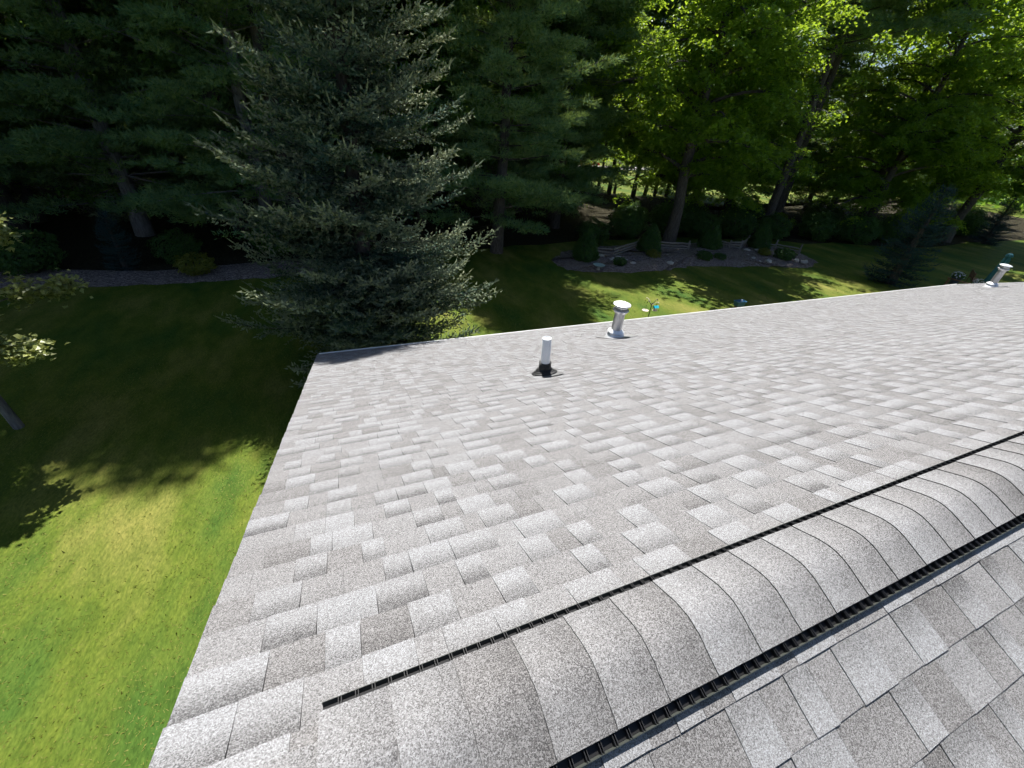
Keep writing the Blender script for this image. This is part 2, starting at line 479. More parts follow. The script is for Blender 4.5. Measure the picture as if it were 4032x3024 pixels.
pieces = []
vb = VE
k = 0
while vb > 0.12:
    for p in course_pieces(vb, EXPO, XL, XR): pieces.append((far, vb, EXPO) + p)
    vb -= EXPO
vb = 0.2047
while vb < VE + .01:
    for p in course_pieces(vb, EXPO, XL, XR): pieces.append((near, vb, EXPO) + p)
    vb += EXPO

mi = cam.matrix_world.inverted()
def screen_size(fn, vb, x0, x1):
    c = mi @ Vector(fn((x0 + x1) / 2, vb - .07, 0))
    if c.z > -.2: return 0
    f = 1633.22 / 4032
    a = mi @ Vector(fn(x0, vb, 0)); b = mi @ Vector(fn(x1, vb, 0)); d = mi @ Vector(fn(x1, vb - .14, 0)); e = mi @ Vector(fn(x0, vb - .14, 0))
    q = []
    for t in (a, b, d, e):
        if t.z > -.15: return 0
        q.append((t.x / -t.z * f, t.y / -t.z * f))
    mx = sum(t[0] for t in q) / 4; my = sum(t[1] for t in q) / 4
    if abs(mx) > .5 or abs(my) > .375: return 0
    return abs(sum(q[i][0]*q[(i+1) % 4][1] - q[(i+1) % 4][0]*q[i][1] for i in range(4))) / 2

sizes = [screen_size(p[0], p[1], p[3], p[4]) for p in pieces]
order = sorted(range(len(pieces)), key=lambda i: -sizes[i])
single = set(order[:296])
field = {far: [[], [], [], [], 0], near: [[], [], [], [], 0]}
for i, (fn, vb, ex, x0, x1, raised, tone, band) in enumerate(pieces):
    V, Q, vv = piece_geo(fn, x0, x1, vb, ex, raised)
    Qa = np.array(Q); uv = np.array([[(band, vv[j]) for j in q] for q in Q])
    if i in single:
        c = np.array(fn((x0 + x1) / 2, vb, 0)); me = build("shingle", np.array(V) - c, [Qa], [np.full(len(Q), tone)], [uv])
        o = obj("shingle", me, slope_far if fn is far else slope_near, MAT['shingle']); o.location = c
    else:
        F = field[fn]; F[0].append(V); F[1].append(Qa + F[4]); F[2].append(np.full(len(Q), tone)); F[3].append(uv); F[4] += len(V)
for fn, par in ((far, slope_far), (near, slope_near)):
    F = field[fn]
    me = build("shingle_field", np.vstack(F[0]), [np.vstack(F[1])], [np.concatenate(F[2])], [np.concatenate(F[3])])
    tag(obj("shingle_field", me, par, MAT['shingle']), kind="stuff")

# --- ridge vent with bent cap shingles
VX0 = -0.175
vent = empty("ridge_vent", (0, 0, 0)); vent.parent = house
WV = 0.167                                # outer lip of the vent, measured down the slope
CW, CH = 0.140, 0.024                     # edge and height of the cap shingles
def bar(mb, fn, x0, x1, prof):
    V = [fn(x, v, h) for x in (x0, x1) for v, h in prof]
    mb.add(V, Q=[(0, 1, 5, 4), (1, 2, 6, 5), (2, 3, 7, 6), (3, 0, 4, 7), (0, 3, 2, 1), (4, 5, 6, 7)])
mb = MB()
for fn in (far, near):
    bar(mb, fn, VX0 + .004, XR - .4, ((.07, .0082), (CW - .012, .0082), (CW - .012, .0185), (.07, .0188)))
    bar(mb, fn, VX0 + .004, XR - .4, ((CW - .030, .0075), (WV - .0022, .0075), (WV - .0022, .0081), (CW - .030, .0081)))
obj("vent_strip", mb.mesh("vent_strip"), vent, MAT['vent_black'])
mb = MB()
for fn in (far, near): bar(mb, fn, VX0 + .004, XR - .4, ((WV - .0016, .004), (WV + .0004, .004), (WV + .0004, .0212), (WV - .0016, .0216)))
obj("vent_lip", mb.mesh("vent_lip"), vent, MAT['vent_lip'])
mb = MB()
x = VX0 + .04
while x < 6.0:
    for fn in (far, near):
        for dx in (0, .0065): bar(mb, fn, x + dx - .0011, x + dx + .0011, ((CW - .011, .0083), (WV - .0017, .0083), (WV - .0017, .0225), (CW - .011, .0188)))
    x += .0385
tag(obj("vent_ribs", mb.mesh("vent_ribs"), vent, MAT['vent_black']), kind="stuff")
# closed ends of the vent
mb = MB()
V = [p for fn in (far, near) for p in (fn(VX0 + .001, .08, .003), fn(VX0 + .001, CW - .006, .003), fn(VX0 + .001, CW - .006, .0185), fn(VX0 + .001, .08, .0188))]
mb.add(V, Q=[(0, 1, 2, 3), (4, 7, 6, 5)]); obj("vent_end", mb.mesh("vent_end"), vent, MAT['vent_black'])

def cap_profile(w, h, hump):
    """cross-section over the ridge as (y, z): flat flanks and a rounded top"""
    pts = []
    nf = 4
    for i in range(nf + 1):
        v = w + (min(0.055, w * .6) - w) * i / nf
        pts.append((v * CS + h * SN, RZ - v * SN + h * CS))
    y1, z1 = pts[-1]
    arc = []
    zt = z1 + y1 * math.tan(S) * 0.52 + hump
    for i in range(1, 8):
        t = 1 - i / 4.0
        arc.append((y1 * t, zt - (zt - z1) * abs(t) ** 1.75))
    pts += arc
    for i in range(nf + 1):
        y, z = pts[nf - i]; pts.append((-y, z))
    return pts
def cap_mesh(x0, x1, w, h, tone, seed):
    rg = np.random.default_rng(seed)
    P = cap_profile(w, h, .0); n = len(P); t = .0046
    rise = .0042                                     # the lapped edge rides up on the next cap
    V = []; jl = rg.normal(0, .0018, n) * .6; jr = 0
    for i, (y, z) in enumerate(P): V.append((x0 + jl[i] * .5, y, z + rise))
    for i, (y, z) in enumerate(P): V.append(((x0 + x1) / 2, y, z + rise * .45 + rg.normal(0, .0004)))
    for i, (y, z) in enumerate(P): V.append((x1 + .02, y, z - rise * .1))
    for i, (y, z) in enumerate(P): V.append((x0 + jl[i] * .5, y, z + rise - t))
    Q = []; uv = []
    for r in range(2):
        for i in range(n - 1):
            Q.append((r*n+i, r*n+i+1, (r+1)*n+i+1, (r+1)*n+i)); uv.append([(.35, .5*r), (.35, .5*r), (.35, .5*r+.5), (.35, .5*r+.5)])
    for i in range(n - 1):
        Q.append((i, 3*n+i, 3*n+i+1, i+1)); uv.append([(1.2, 1)] * 4)
    m0 = len(V)
    for r in range(3):
        for e in (0, n - 1):
            x, y, z = V[r*n+e]; V.append((x, y * 1.0, z - t))
    for e, s in ((0, 0), (n - 1, 1)):
        for r in range(2):
            Q.append((r*n+e, (r+1)*n+e, m0+2*(r+1)+s, m0+2*r+s)); uv.append([(1.2, 1)] * 4)
    return np.array(V), np.array(Q), np.array(uv), np.full(len(Q), tone)
x = VX0; ci = 0; late = [[], [], [], [], 0]
while x < XR - .4:
    tone = float(np.clip(rng.normal(.62, .32), 0, 1.2))
    step = .160 + rng.normal(0, .0025)
    V, Q, uv, tn = cap_mesh(x, x + step, CW, CH, tone, 500 + ci)
    if x < 5.2:
        c = np.array((x, 0, RZ)); o = obj("ridge_cap_shingle", build("ridge_cap_shingle", V - c, [Q], [tn], [uv], smooth=False), vent, MAT['shingle']); o.location = c
        auto_smooth(o.data, 35)
    else:
        late[0].append(V); late[1].append(Q + late[4]); late[2].append(tn); late[3].append(uv); late[4] += len(V)
    x += step; ci += 1
tag(obj("ridge_cap_run", build("ridge_cap_run", np.vstack(late[0]), [np.vstack(late[1])], [np.concatenate(late[2])], [np.concatenate(late[3])]), vent, MAT['shingle']), kind="stuff")
# low caps between the gable edge and the start of the vent
x = XL - .004; ci = 0
while x < VX0 + .01:
    V, Q, uv, tn = cap_mesh(x, x + .17, .085, .0105, .4, 900 + ci)
    c = np.array((x, 0, RZ)); o = obj("ridge_cap_shingle", build("ridge_cap_shingle", V - c, [Q], [tn], [uv]), house, MAT['shingle']); o.location = c
    auto_smooth(o.data, 35); x += .17; ci += 1

# ------------------------------------------------------------------ things standing on the roof
def tilt_to_roof(x, v, h=0.0):
    M = Matrix.Translation(Vector(far(x, v, h))) @ Matrix.Rotation(-S, 4, 'X')
    return M

# white plumbing pipe with a rubber boot
px, pv = 2.03, 3.36
p = empty("plumbing_vent", far(px, pv, .012))
p.rotation_euler.y = -0.07
tag(p, "white plastic plumbing vent pipe in a black rubber boot on the shingles", "vent pipe")
base = np.array(far(px, pv, .012))
mb = MB(); mb.lathe([(.050, .02), (.050, .442), (.047, .446), (.044, .446), (.043, .436), (.0, .434)], 28); obj("pipe", auto_smooth(mb.mesh("pipe")), p, MAT['pvc'])
mb = MB(); mb.lathe([(.058, .035), (.068, .045), (.070, .085), (.064, .118), (.060, .122), (.068, .128), (.069, .142), (.060, .147), (.0505, .147)], 28)
R_ = Matrix.Rotation(-S, 4, 'X')
obj("boot_collar", auto_smooth(mb.mesh("boot_collar")), p, MAT['rubber'])
mb = MB(); mb.lathe([(.145, -.004), (.145, .010), (.132, .018), (.118, .022), (.112, .030), (.098, .036), (.092, .050), (.076, .064), (.055, .068)], 32, M=R_)
obj("boot_cone", auto_smooth(mb.mesh("boot_cone"), 25), p, MAT['rubber'])
mb = MB(); mb.box((-.15, -.20, .001), (.15, .13, .003), M=R_ @ Matrix.Translation((0, 0, -.004))); obj("flashing", mb.mesh("flashing"), p, MAT['lead'])

def flue(name_label, x, v, hgt, rz):
    e = empty("flue_vent", far(x, v, .012), rz); tag(e, name_label, "flue vent", "metal flue vents on the roof")
    Rl = Matrix.Rotation(-rz, 4, 'Z') @ Matrix.Rotation(-S, 4, 'X')
    r = .090
    mb = MB(); mb.lathe([(r, .0), (r, hgt - .16), (r - .003, hgt - .16), (r - .003, .1)], 36); obj("pipe", auto_smooth(mb.mesh("pipe")), e, MAT['galv'])
    mb = MB(); mb.box((r - .001, -.008, .12), (r + .006, .008, hgt - .17), M=Matrix.Rotation(-1.9, 4, 'Z')); obj("seam", mb.mesh("seam"), e, MAT['galv'])
    mb = MB(); mb.lathe([(.18, -.004), (.17, .012), (.128, .075), (.118, .082), (.100, .115), (r + .004, .118)], 36, M=Rl); obj("flashing_cone", auto_smooth(mb.mesh("flashing_cone"), 30), e, MAT['alum'])
    mb = MB(); mb.box((-.26, -.34, .0005), (.26, .22, .003), M=Rl @ Matrix.Translation((0, 0, -.002))); obj("flashing", mb.mesh("flashing"), e, MAT['galv'])
    mb = MB(); mb.lathe([(r + .002, .150), (.150, .108), (.152, .104), (.146, .106), (r + .002, .140)], 36); obj("storm_collar", auto_smooth(mb.mesh("storm_collar"), 30), e, MAT['alum'])
    z = hgt - .16
    mb = MB(); mb.lathe([(r + .002, z - .035), (r + .020, z - .03), (r + .048, z + .012), (r + .050, z + .018), (r + .040, z + .030), (r + .006, z + .040), (r - .004, z + .04)], 36); c = obj("cap_skirt", auto_smooth(mb.mesh("cap_skirt"), 30), e, MAT['galv'])
    mb = MB(); mb.lathe([(r - .012, z + .0), (r - .012, z + .110), (r - .02, z + .11), (r - .02, z)], 36)
    obj("cap_screen", auto_smooth(mb.mesh("cap_screen")), e, MAT['galv'])
    for q in range(4):
        a = q * math.pi / 2 + .5
        mb = MB(); mb.box((r - .012, -.008, z + .03), (r - .006, .008, z + .120), M=Matrix.Rotation(a, 4, 'Z')); obj("cap_bracket", mb.mesh("cap_bracket"), e, MAT['alum'])
    mb = MB(); mb.lathe([(r + .004, z + .062), (r + .022, z + .066), (r + .022, z + .078), (r + .004, z + .082), (r + .004, z + .062)], 36); obj("cap_ring", auto_smooth(mb.mesh("cap_ring"), 30), e, MAT['alum'])
    mb = MB(); mb.lathe([(.0, z + .118), (.135, z + .118), (.150, z + .108), (.153, z + .110), (.150, z + .124), (.10, z + .146), (.05, z + .156), (.0, z + .160)], 40); obj("cap_lid", auto_smooth(mb.mesh("cap_lid"), 30), e, MAT['alum'])
    return e
flue("shorter metal flue vent with round white cap, right of the white pipe", 4.53, 5.50, .66, 0.4)
flue("far metal flue vent with round cap near the right end of the roof", 19.45, 6.05, .74, 1.2)

# ------------------------------------------------------------------ foliage builders
def unit(v): return v / (np.linalg.norm(v, axis=-1, keepdims=True) + 1e-9)

def kite_leaves(P, Nrm, size, rg, droop=0.25):
    """diamond-shaped folded leaves: 4 points, 2 triangles each"""
    n = len(P)
    d = rg.normal(size=(n, 3)); d -= (d * Nrm).sum(1)[:, None] * Nrm; d = unit(d)
    s = np.cross(Nrm, d)
    L = size * rg.uniform(.75, 1.25, n)
    a = P - d * (L * .5)[:, None]
    b = P + s * (L * .46)[:, None] - d * (L * .05)[:, None] + Nrm * (L * .12)[:, None]
    c = P + d * (L * .5)[:, None] - Nrm * (L * droop)[:, None]
    e = P - s * (L * .46)[:, None] - d * (L * .05)[:, None] + Nrm * (L * .12)[:, None]
    V = np.stack([a, b, c, e], 1).reshape(-1, 3)
    i = np.arange(n) * 4
    T = np.concatenate([np.stack([i, i+1, i+2], 1), np.stack([i, i+2, i+3], 1)])
    return V, T

def needle_tris(P, D, length, width, rg):
    n = len(P)
    s = unit(np.cross(D, rg.normal(size=(n, 3))))
    V = np.stack([P - s * width / 2, P + s * width / 2, P + D * length[:, None] if np.ndim(length) else P + D * length], 1).reshape(-1, 3)
    i = np.arange(n) * 3
    return V, np.stack([i, i+1, i+2], 1)

def spindles(P, D, length, width, rg):
    """three-sided tapered shoots (needle-covered twigs): 5 points, 6 triangles -> use the outer 3+3"""
    n = len(P)
    s = unit(np.cross(D, rg.normal(size=(n, 3)))); t = np.cross(D, s)
    m = P + D * (length * .12)[:, None]
    w = width[:, None]
    c = [m + w * (s * math.cos(a) + t * math.sin(a)) for a in (0, 2.094, 4.189)]
    tip = P + D * length[:, None]
    V = np.stack([P, c[0], c[1], c[2], tip], 1).reshape(-1, 3)
    i = np.arange(n) * 5
    T = []
    for a, b in ((1, 2), (2, 3), (3, 1)):
        T.append(np.stack([i + a, i + b, i + 4], 1))
    return V, np.concatenate(T)

def leaf_mesh(name, chunks):
    """chunks of (V, T, tone per triangle)"""
    n = 0; Vs = []; Ts = []; To = []
    for V, T, t in chunks:
        Vs.append(V); Ts.append(T + n); To.append(t); n += len(V)
    return build(name, np.vstack(Vs), [np.vstack(Ts)], [np.concatenate(To)])

def broadleaf(name, seed, H, R, zlow, n_limb=34, per=150, leaf=.13, trunk_r=.3, dense_top=13.0, mat='maple', bark='bark', lean=(0, 0), top=.30):
    rg = np.random.default_rng(seed)
    root = empty(name)
    mb = MB(); zz = np.linspace(0, H * .92, 10)
    wob = np.cumsum(rg.normal(0, .10, (10, 2)), 0); wob[:2] = 0
    tp = np.stack([wob[:, 0] + lean[0] * zz, wob[:, 1] + lean[1] * zz, zz], 1)
    tr = trunk_r * (1 - zz / H) ** .8 + .02; tr[0] *= 1.35
    mb.tube(tp, tr, 10)
    chunks = []
    for k in range(n_limb):
        t = (k + rg.random() * .6) / n_limb
        z0 = zlow * .75 + (H * .9 - zlow * .75) * t
        b = np.array([np.interp(z0, zz, tp[:, 0]), np.interp(z0, zz, tp[:, 1]), z0])
        az = k * 2.39996 + rg.normal(0, .3)
        L = R * (.62 + .55 * math.sin(math.pi * min(1, t * .9 + .18))) * (1 - .45 * t * t) * rg.uniform(.75, 1.15)
        s = np.linspace(0, 1, 9)
        rise = rg.uniform(.35, .75); sag = rg.uniform(.35, .75) * (1.15 - t * .6)
        dirx, diry = math.cos(az), math.sin(az)
        side = rg.normal(0, .16)
        P = np.stack([b[0] + L * s * dirx - diry * side * L * s**2, b[1] + L * s * diry + dirx * side * L * s**2, b[2] + L * (rise * s - sag * s**2)], 1)
        mb.tube(P, np.maximum(.012, tr[min(9, int(z0 / H * 9))] * .42 * (1 - s * .92)), 5, cap=False)
        nc = int(13 * L / R) + 5
        for c in range(nc):
            u_ = rg.uniform(.28, 1.02)
            pc = np.array([np.interp(u_, s, P[:, i]) for i in range(3)])
            off = rg.normal(0, 1, 3) * np.array([.26, .26, .13]) * L * (.35 + .5 * u_)
            ctr = pc + off
            if rg.random() < .5: mb.tube(np.stack([pc, (pc + ctr) / 2 + [0, 0, .08], ctr]), [.014, .010, .005], 4, cap=False)
            low = ctr[2] < dense_top
            rad = rg.uniform(.45, .95) * (1.0 if low else 1.25)
            n = int(per * rad * rad * 1.7 * (1 if low else top))
            q = rg.normal(size=(n, 2)) * rad * .52
            rr = np.hypot(q[:, 0], q[:, 1]) / rad
            zc = -.42 * rad * rr**1.6 + rg.normal(0, .13 * rad, n)
            tilt = rg.normal(0, .22, 2)
            PP = np.stack([q[:, 0], q[:, 1], zc + q[:, 0]*tilt[0] + q[:, 1]*tilt[1]], 1) + ctr
            nn = unit(np.stack([q[:, 0] / rad * .5, q[:, 1] / rad * .5, np.full(n, 1.0)], 1) + rg.normal(0, .38, (n, 3)))
            V, T = kite_leaves(PP, nn, leaf * (1 if low else 1.9), rg)
            tone = np.clip(rg.normal(.45, .25, n) + rg.normal(0, .18), 0, 1)
            chunks.append((V, T, np.tile(tone, 2)))
    obj("trunk", auto_smooth(mb.mesh("trunk"), 60), root, MAT[bark])
    obj("crown", leaf_mesh("crown", chunks), root, MAT[mat])
    return root

def pine(name, seed, H, R, zlow, trunk_r=.28, per=64, dense_top=11.5, dz=.80, n_dead=26, needle=(.19, .048), bark='bark', mat='pine', lean=(0, 0), power=.72):
    rg = np.random.default_rng(seed)
    root = empty(name); mb = MB(); zz = np.linspace(0, H, 12)
    wob = np.cumsum(rg.normal(0, .05, (12, 2)), 0); wob[:2] = 0
    tp = np.stack([wob[:, 0] + lean[0] * zz, wob[:, 1] + lean[1] * zz, zz], 1)
    tr = trunk_r * (1 - zz / H) ** .85 + .015; tr[0] *= 1.25
    mb.tube(tp, tr, 10)
    ax = lambda z: np.array([np.interp(z, zz, tp[:, 0]), np.interp(z, zz, tp[:, 1]), z])
    for k in range(n_dead):
        z0 = rg.uniform(1.2, max(1.8, zlow + 1.5)); az = rg.uniform(0, 6.283); L = rg.uniform(.5, 1.9)
        b = ax(z0); d = np.array([math.cos(az), math.sin(az), rg.uniform(-.25, .2)])
        m1 = b + d * L * .5 + [0, 0, .04]; e = b + d * L + [0, 0, -.15 * L * rg.random()]
        mb.tube(np.stack([b, m1, e]), [.016, .011, .004], 4, cap=False)
        if rg.random() < .6: mb.tube(np.stack([m1, m1 + (d + rg.normal(0, .5, 3)) * .3, m1 + (d + rg.normal(0, .5, 3)) * .55]), [.008, .006, .003], 4, cap=False)
    chunks = []; z0 = zlow
    while z0 < H - .4:
        t = (z0 - zlow) / (H - zlow)
        nb = rg.integers(4, 7); a0 = rg.uniform(0, 6.28)
        for b_ in range(nb):
            az = a0 + b_ * 6.283 / nb + rg.normal(0, .22)
            L = R * (1 - t) ** power * rg.uniform(.6, 1.15) + .35
            s = np.linspace(0, 1, 7); rise = rg.uniform(-.05, .22) + .25 * t; curl = rg.uniform(-.1, .18)
            base = ax(z0 + rg.normal(0, .12)); side = rg.normal(0, .18)
            P = np.stack([base[0] + L*s*math.cos(az) - math.sin(az)*side*L*s**2, base[1] + L*s*math.sin(az) + math.cos(az)*side*L*s**2, base[2] + L*(rise*s + curl*s**2)], 1)
            mb.tube(P, np.maximum(.008, trunk_r * .16 * (1 - t*.6) * (1 - s*.9)), 4, cap=False)
            npad = int(5 + L * 4.6)
            for c in range(npad):
                u_ = rg.uniform(.25, 1.02) ** .8
                pc = np.array([np.interp(u_, s, P[:, i]) for i in range(3)])
                sp = .30 * L * (1.1 - u_) + .22
                q = rg.normal(0, 1, 3) * [sp, sp, .07]; ctr = pc + q
                low = ctr[2] < dense_top
                rad = rg.uniform(.26, .56) * (1 if low else 1.5)
                n = int(per * rad * 3.0 * (1 if low else .33))
                d = unit(rg.normal(size=(n, 3)) * [1, 1, .55])
                PP = ctr + d * rad * rg.uniform(.15, 1, n)[:, None] ** .7 * [1, 1, .46]
                D = unit(d * .8 + [0, 0, .45] + rg.normal(0, .45, (n, 3)) + np.array([math.cos(az), math.sin(az), 0]) * .45)
                k = 1 if low else 1.9
                V, T = needle_tris(PP, D, np.full(n, needle[0] * k) * rg.uniform(.7, 1.2, n), needle[1] * k, rg)
                tone = np.clip(rg.normal(.42, .22, n) + rg.normal(0, .14), 0, 1)
                chunks.append((V, T, tone))
        z0 += dz * rg.uniform(.7, 1.3)
    obj("trunk", auto_smooth(mb.mesh("trunk"), 60), root, MAT[bark])
    obj("crown", leaf_mesh("crown", chunks), root, MAT[mat])
    return root

def spruce(name, seed, H, R, z0=.5, dz=.23, trunk_r=.26, dens=.85, sp_len=.165, sp_w=.026, dense_top=9.6, mat='spruce', droop=.30, per_whorl=(6, 9), power=.80, clump=.0):
    rg = np.random.default_rng(seed)
    root = empty(name); mb = MB(); zz = np.linspace(0, H, 8)
    mb.tube(np.stack([zz*0, zz*0, zz], 1), trunk_r * (1 - zz/H)**.9 + .012, 9)
    chunks = []; z = z0
    while z < H - .12:
        t = z / H
        low = z < dense_top
        for b_ in range(rg.integers(*per_whorl)):
            az = rg.uniform(0, 6.283)
            L = R * (1 - t) ** power * rg.uniform(.72, 1.10) * min(1, .62 + z * .14) + .10
            L *= 1 + clump * (math.sin(az * 2 + z * 1.3) * math.sin(az * 3 - z * .9 + 1) + .8 * math.sin(az * 5 + z * 2.1))
            s = np.linspace(0, 1, 9)
            dr = droop * (1 - t * 1.15) * rg.uniform(.7, 1.3); cu = dr * 1.05 + .12 * rg.random()
            side = rg.normal(0, .10)
            zb = z + rg.normal(0, .08)
            ca, sa = math.cos(az), math.sin(az)
            P = np.stack([L*s*ca - sa*side*L*s**2, L*s*sa + ca*side*L*s**2, zb + L*(-dr*1.1*s + cu*s**2.6 + .35*t*s)], 1)
            mb.tube(P, np.maximum(.004, .030*(1-t) * (1 - s*.92) + .003), 4, cap=False)
            step = (.095 if low else .26) / dens
            nt = max(3, int(L * .92 / step))
            us = np.linspace(.05, 1.0, nt)
            PP = []; DD = []; LL = []; WW = []; UU = []
            out = np.array([ca, sa, 0.0]); lat = np.array([-sa, ca, 0.0])
            for u_ in us:
                pc = np.array([np.interp(u_, s, P[:, i]) for i in range(3)])
                tang = unit(np.array([np.interp(min(1, u_+.05), s, P[:, i]) - np.interp(max(0, u_-.05), s, P[:, i]) for i in range(3)]))
                for sg in (-1, 1):
                    tl = (.20 + .34 * L * (1 - u_) ** .8 * min(1, .35 + u_*2.5)) * rg.uniform(.55, 1.15)
                    td = unit(tang * rg.uniform(.5, .9) + lat * sg * rg.uniform(.55, 1) + np.array([0, 0, rg.uniform(-.35, .30)]))
                    m = max(2, int(tl / ((.085 if low else .2) / dens)))
                    w = np.linspace(.1, 1, m)
                    tw = pc + td * (tl * w)[:, None] + np.stack([w*0, w*0, -.10*tl*w + .16*tl*w**3], 1)
                    UU.append(u_ * .6 + w * .4); PP.append(tw); D = unit(td + rg.normal(0, .55, (m, 3)) + np.array([0, 0, .22])); DD.append(D)
                    kk = 1 if low else 2.0
                    LL.append(np.full(m, sp_len * kk) * rg.uniform(.7, 1.35, m)); WW.append(np.full(m, sp_w * kk) * rg.uniform(.75, 1.2, m))
            # upright shoots along the axis and a long tip
            m = max(2, int(nt * .7)); u2_ = rg.uniform(.25, 1.0, m)
            tw = np.stack([np.interp(u2_, s, P[:, i]) for i in range(3)], 1)
            UU.append(u2_); PP.append(tw); DD.append(unit(out * .55 + np.array([0, 0, .6]) + rg.normal(0, .3, (m, 3)))); LL.append(np.full(m, sp_len * 1.4 * (1 if low else 1.8))); WW.append(np.full(m, sp_w * (1 if low else 1.8)))
            tipd = unit(P[-1] - P[-2] + [0, 0, .15])
            UU.append(np.ones(2)); PP.append(P[-1][None] + tipd[None] * np.array([[0.0], [.12]])); DD.append(np.repeat(tipd[None], 2, 0)); LL.append(np.array([.2, .22])); WW.append(np.array([sp_w, sp_w * .8]))
            PP = np.vstack(PP); DD = np.vstack(DD); LL = np.concatenate(LL); WW = np.concatenate(WW)
            V, T = spindles(PP, DD, LL, WW, rg)
            tone = np.clip(rg.normal(.10, .16, len(PP)) + .55 * np.concatenate(UU) ** 2 + rg.normal(0, .16), 0, 1)  # outer shoots paler: sunlit tips painted into the tone
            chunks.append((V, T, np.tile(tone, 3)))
        z += dz * rg.uniform(.75, 1.25) * (1 if low else 1.6)
    obj("trunk", auto_smooth(mb.mesh("trunk"), 60), root, MAT['bark'])
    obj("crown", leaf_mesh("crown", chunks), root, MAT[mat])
    return root

def bush(name, seed, rx, h, n, leaf, mat, cone=False, tall=0.0):
    """shrub: leaves over an uneven shell and inside it, on a few stems"""
    rg = np.random.default_rng(seed); root = empty(name)
    mb = MB()
    for k in range(5):
        a = rg.uniform(0, 6.28); e = np.array([math.cos(a) * rx * .6, math.sin(a) * rx * .6, h * rg.uniform(.6, .9)])
        mb.tube(np.stack([[0, 0, 0], e * [.35, .35, .5], e]), [.03, .02, .008], 5, cap=False)
    d = unit(rg.normal(size=(n, 3)))
    lump = 1 + .16 * np.sin(d[:, 0]*5 + seed) * np.cos(d[:, 1]*4.3) + .10 * np.sin(d[:, 2]*9 + d[:, 0]*6)
    rad = rg.uniform(.45, 1, n) ** .35 * lump
    if cone:
        zt = rg.random(n) ** 1.15; prof = np.where(zt < .18, .75 + zt*1.4, (1 - (zt - .18)/.82) ** .62)
        a = rg.uniform(0, 6.283, n); rr = rx * prof * (rg.uniform(.35, 1, n) ** .4) * (1 + .09*np.sin(a*5 + zt*9 + seed))
        P = np.stack([rr*np.cos(a), rr*np.sin(a), zt*h], 1); nn = unit(np.stack([np.cos(a), np.sin(a), a*0 + .7], 1) + rg.normal(0, .4, (n, 3)))
    else:
        P = np.stack([d[:, 0]*rx*rad, d[:, 1]*rx*rad, h*.5 + d[:, 2]*h*.5*rad], 1); P[:, 2] = np.maximum(.02, P[:, 2]); nn = unit(d + [0, 0, .5] + rg.normal(0, .4, (n, 3)))
    V, T = kite_leaves(P, nn, leaf, rg)
    obj("stems", mb.mesh("stems"), root, MAT['bark'])
    obj("foliage", leaf_mesh("foliage", [(V, T, np.tile(np.clip(rg.normal(.45, .25, n), 0, 1), 2))]), root, MAT[mat])
    return root

# ------------------------------------------------------------------ trees
hero = spruce("spruce_tree", 7, 14.5, 3.65, z0=.35, dz=.215, sp_len=.105, sp_w=.027, dens=1.22, per_whorl=(5, 8), clump=.19, power=.90, dense_top=30.0)
hero.location = (0.82, 11.5, 0)
tag(hero, "large grey-green spruce standing on the lawn right behind the roof's left corner", "spruce")

m1 = broadleaf("maple_tree", 21, 23, 5.4, 5.4, trunk_r=.36, n_limb=44, leaf=.17, per=150, top=.10)
m1.location = (22.2, 23.0, 0)
tag(m1, "maple with pale thick trunk rising behind the mulch bed, bright green crown", "maple", "leafy trees behind the lawn")
m2 = broadleaf("maple_tree", 35, 22, 6.2, 2.4, trunk_r=.30, n_limb=44, leaf=.17, per=150, top=.10)
m2.location = (44.5, 23.2, 0); m2.rotation_euler.z = 1.1
tag(m2, "leafy maple right of the tall bare trunk, above the small blue spruce", "maple", "leafy trees behind the lawn")
m3 = broadleaf("leafy_tree", 52, 22, 5.6, 2.6, trunk_r=.28, n_limb=34, mat='maple_dark', per=140, leaf=.15)
m3.location = (-19.5, 22.5, 0)
tag(m3, "dark leafy tree filling the upper left corner of the picture", "tree", "leafy trees behind the lawn")

p1 = pine("white_pine", 61, 24, 5.0, 1.7, trunk_r=.33, bark='bark_pale')
p1.location = (-8.6, 27.0, 0)
tag(p1, "white pine with a pale lower trunk showing beneath boughs, behind the left mulch", "pine", "pines at the back of the lawn")
p2 = pine("white_pine", 67, 23, 4.4, 2.2, trunk_r=.30)
p2.location = (8.9, 22.2, 0)
tag(p2, "white pine right of the big spruce, sun on the ends of its boughs", "pine", "pines at the back of the lawn")
p3 = pine("tall_pine", 73, 26, 5.4, 12.5, trunk_r=.34, n_dead=70, dense_top=15, power=.38)
p3.location = (34.7, 25.6, 0)
tag(p3, "tall pine with long bare leaning trunk and dead twigs behind the mulch bed", "pine", "pines at the back of the lawn")
thin = pine("thin_pine", 79, 17, 2.3, 6.6, trunk_r=.16, n_dead=46, per=60, dense_top=12, dz=.7)
thin.location = (26.9, 42.5, 0)
tag(thin, "thin dark pine trunk standing in front of the sunny far lawn", "pine", "thin pines before the far lawn")
bgc = spruce("background_spruce", 83, 17, 3.0, z0=.8, dz=.42, dens=.62, sp_len=.20, sp_w=.034, dense_top=11, per_whorl=(4, 7))
bgc.location = (2.5, 31.0, 0)
tag(bgc, "dark spruce standing deep in the shaded wood behind the lawn", "spruce", "dark spruces in the wood")

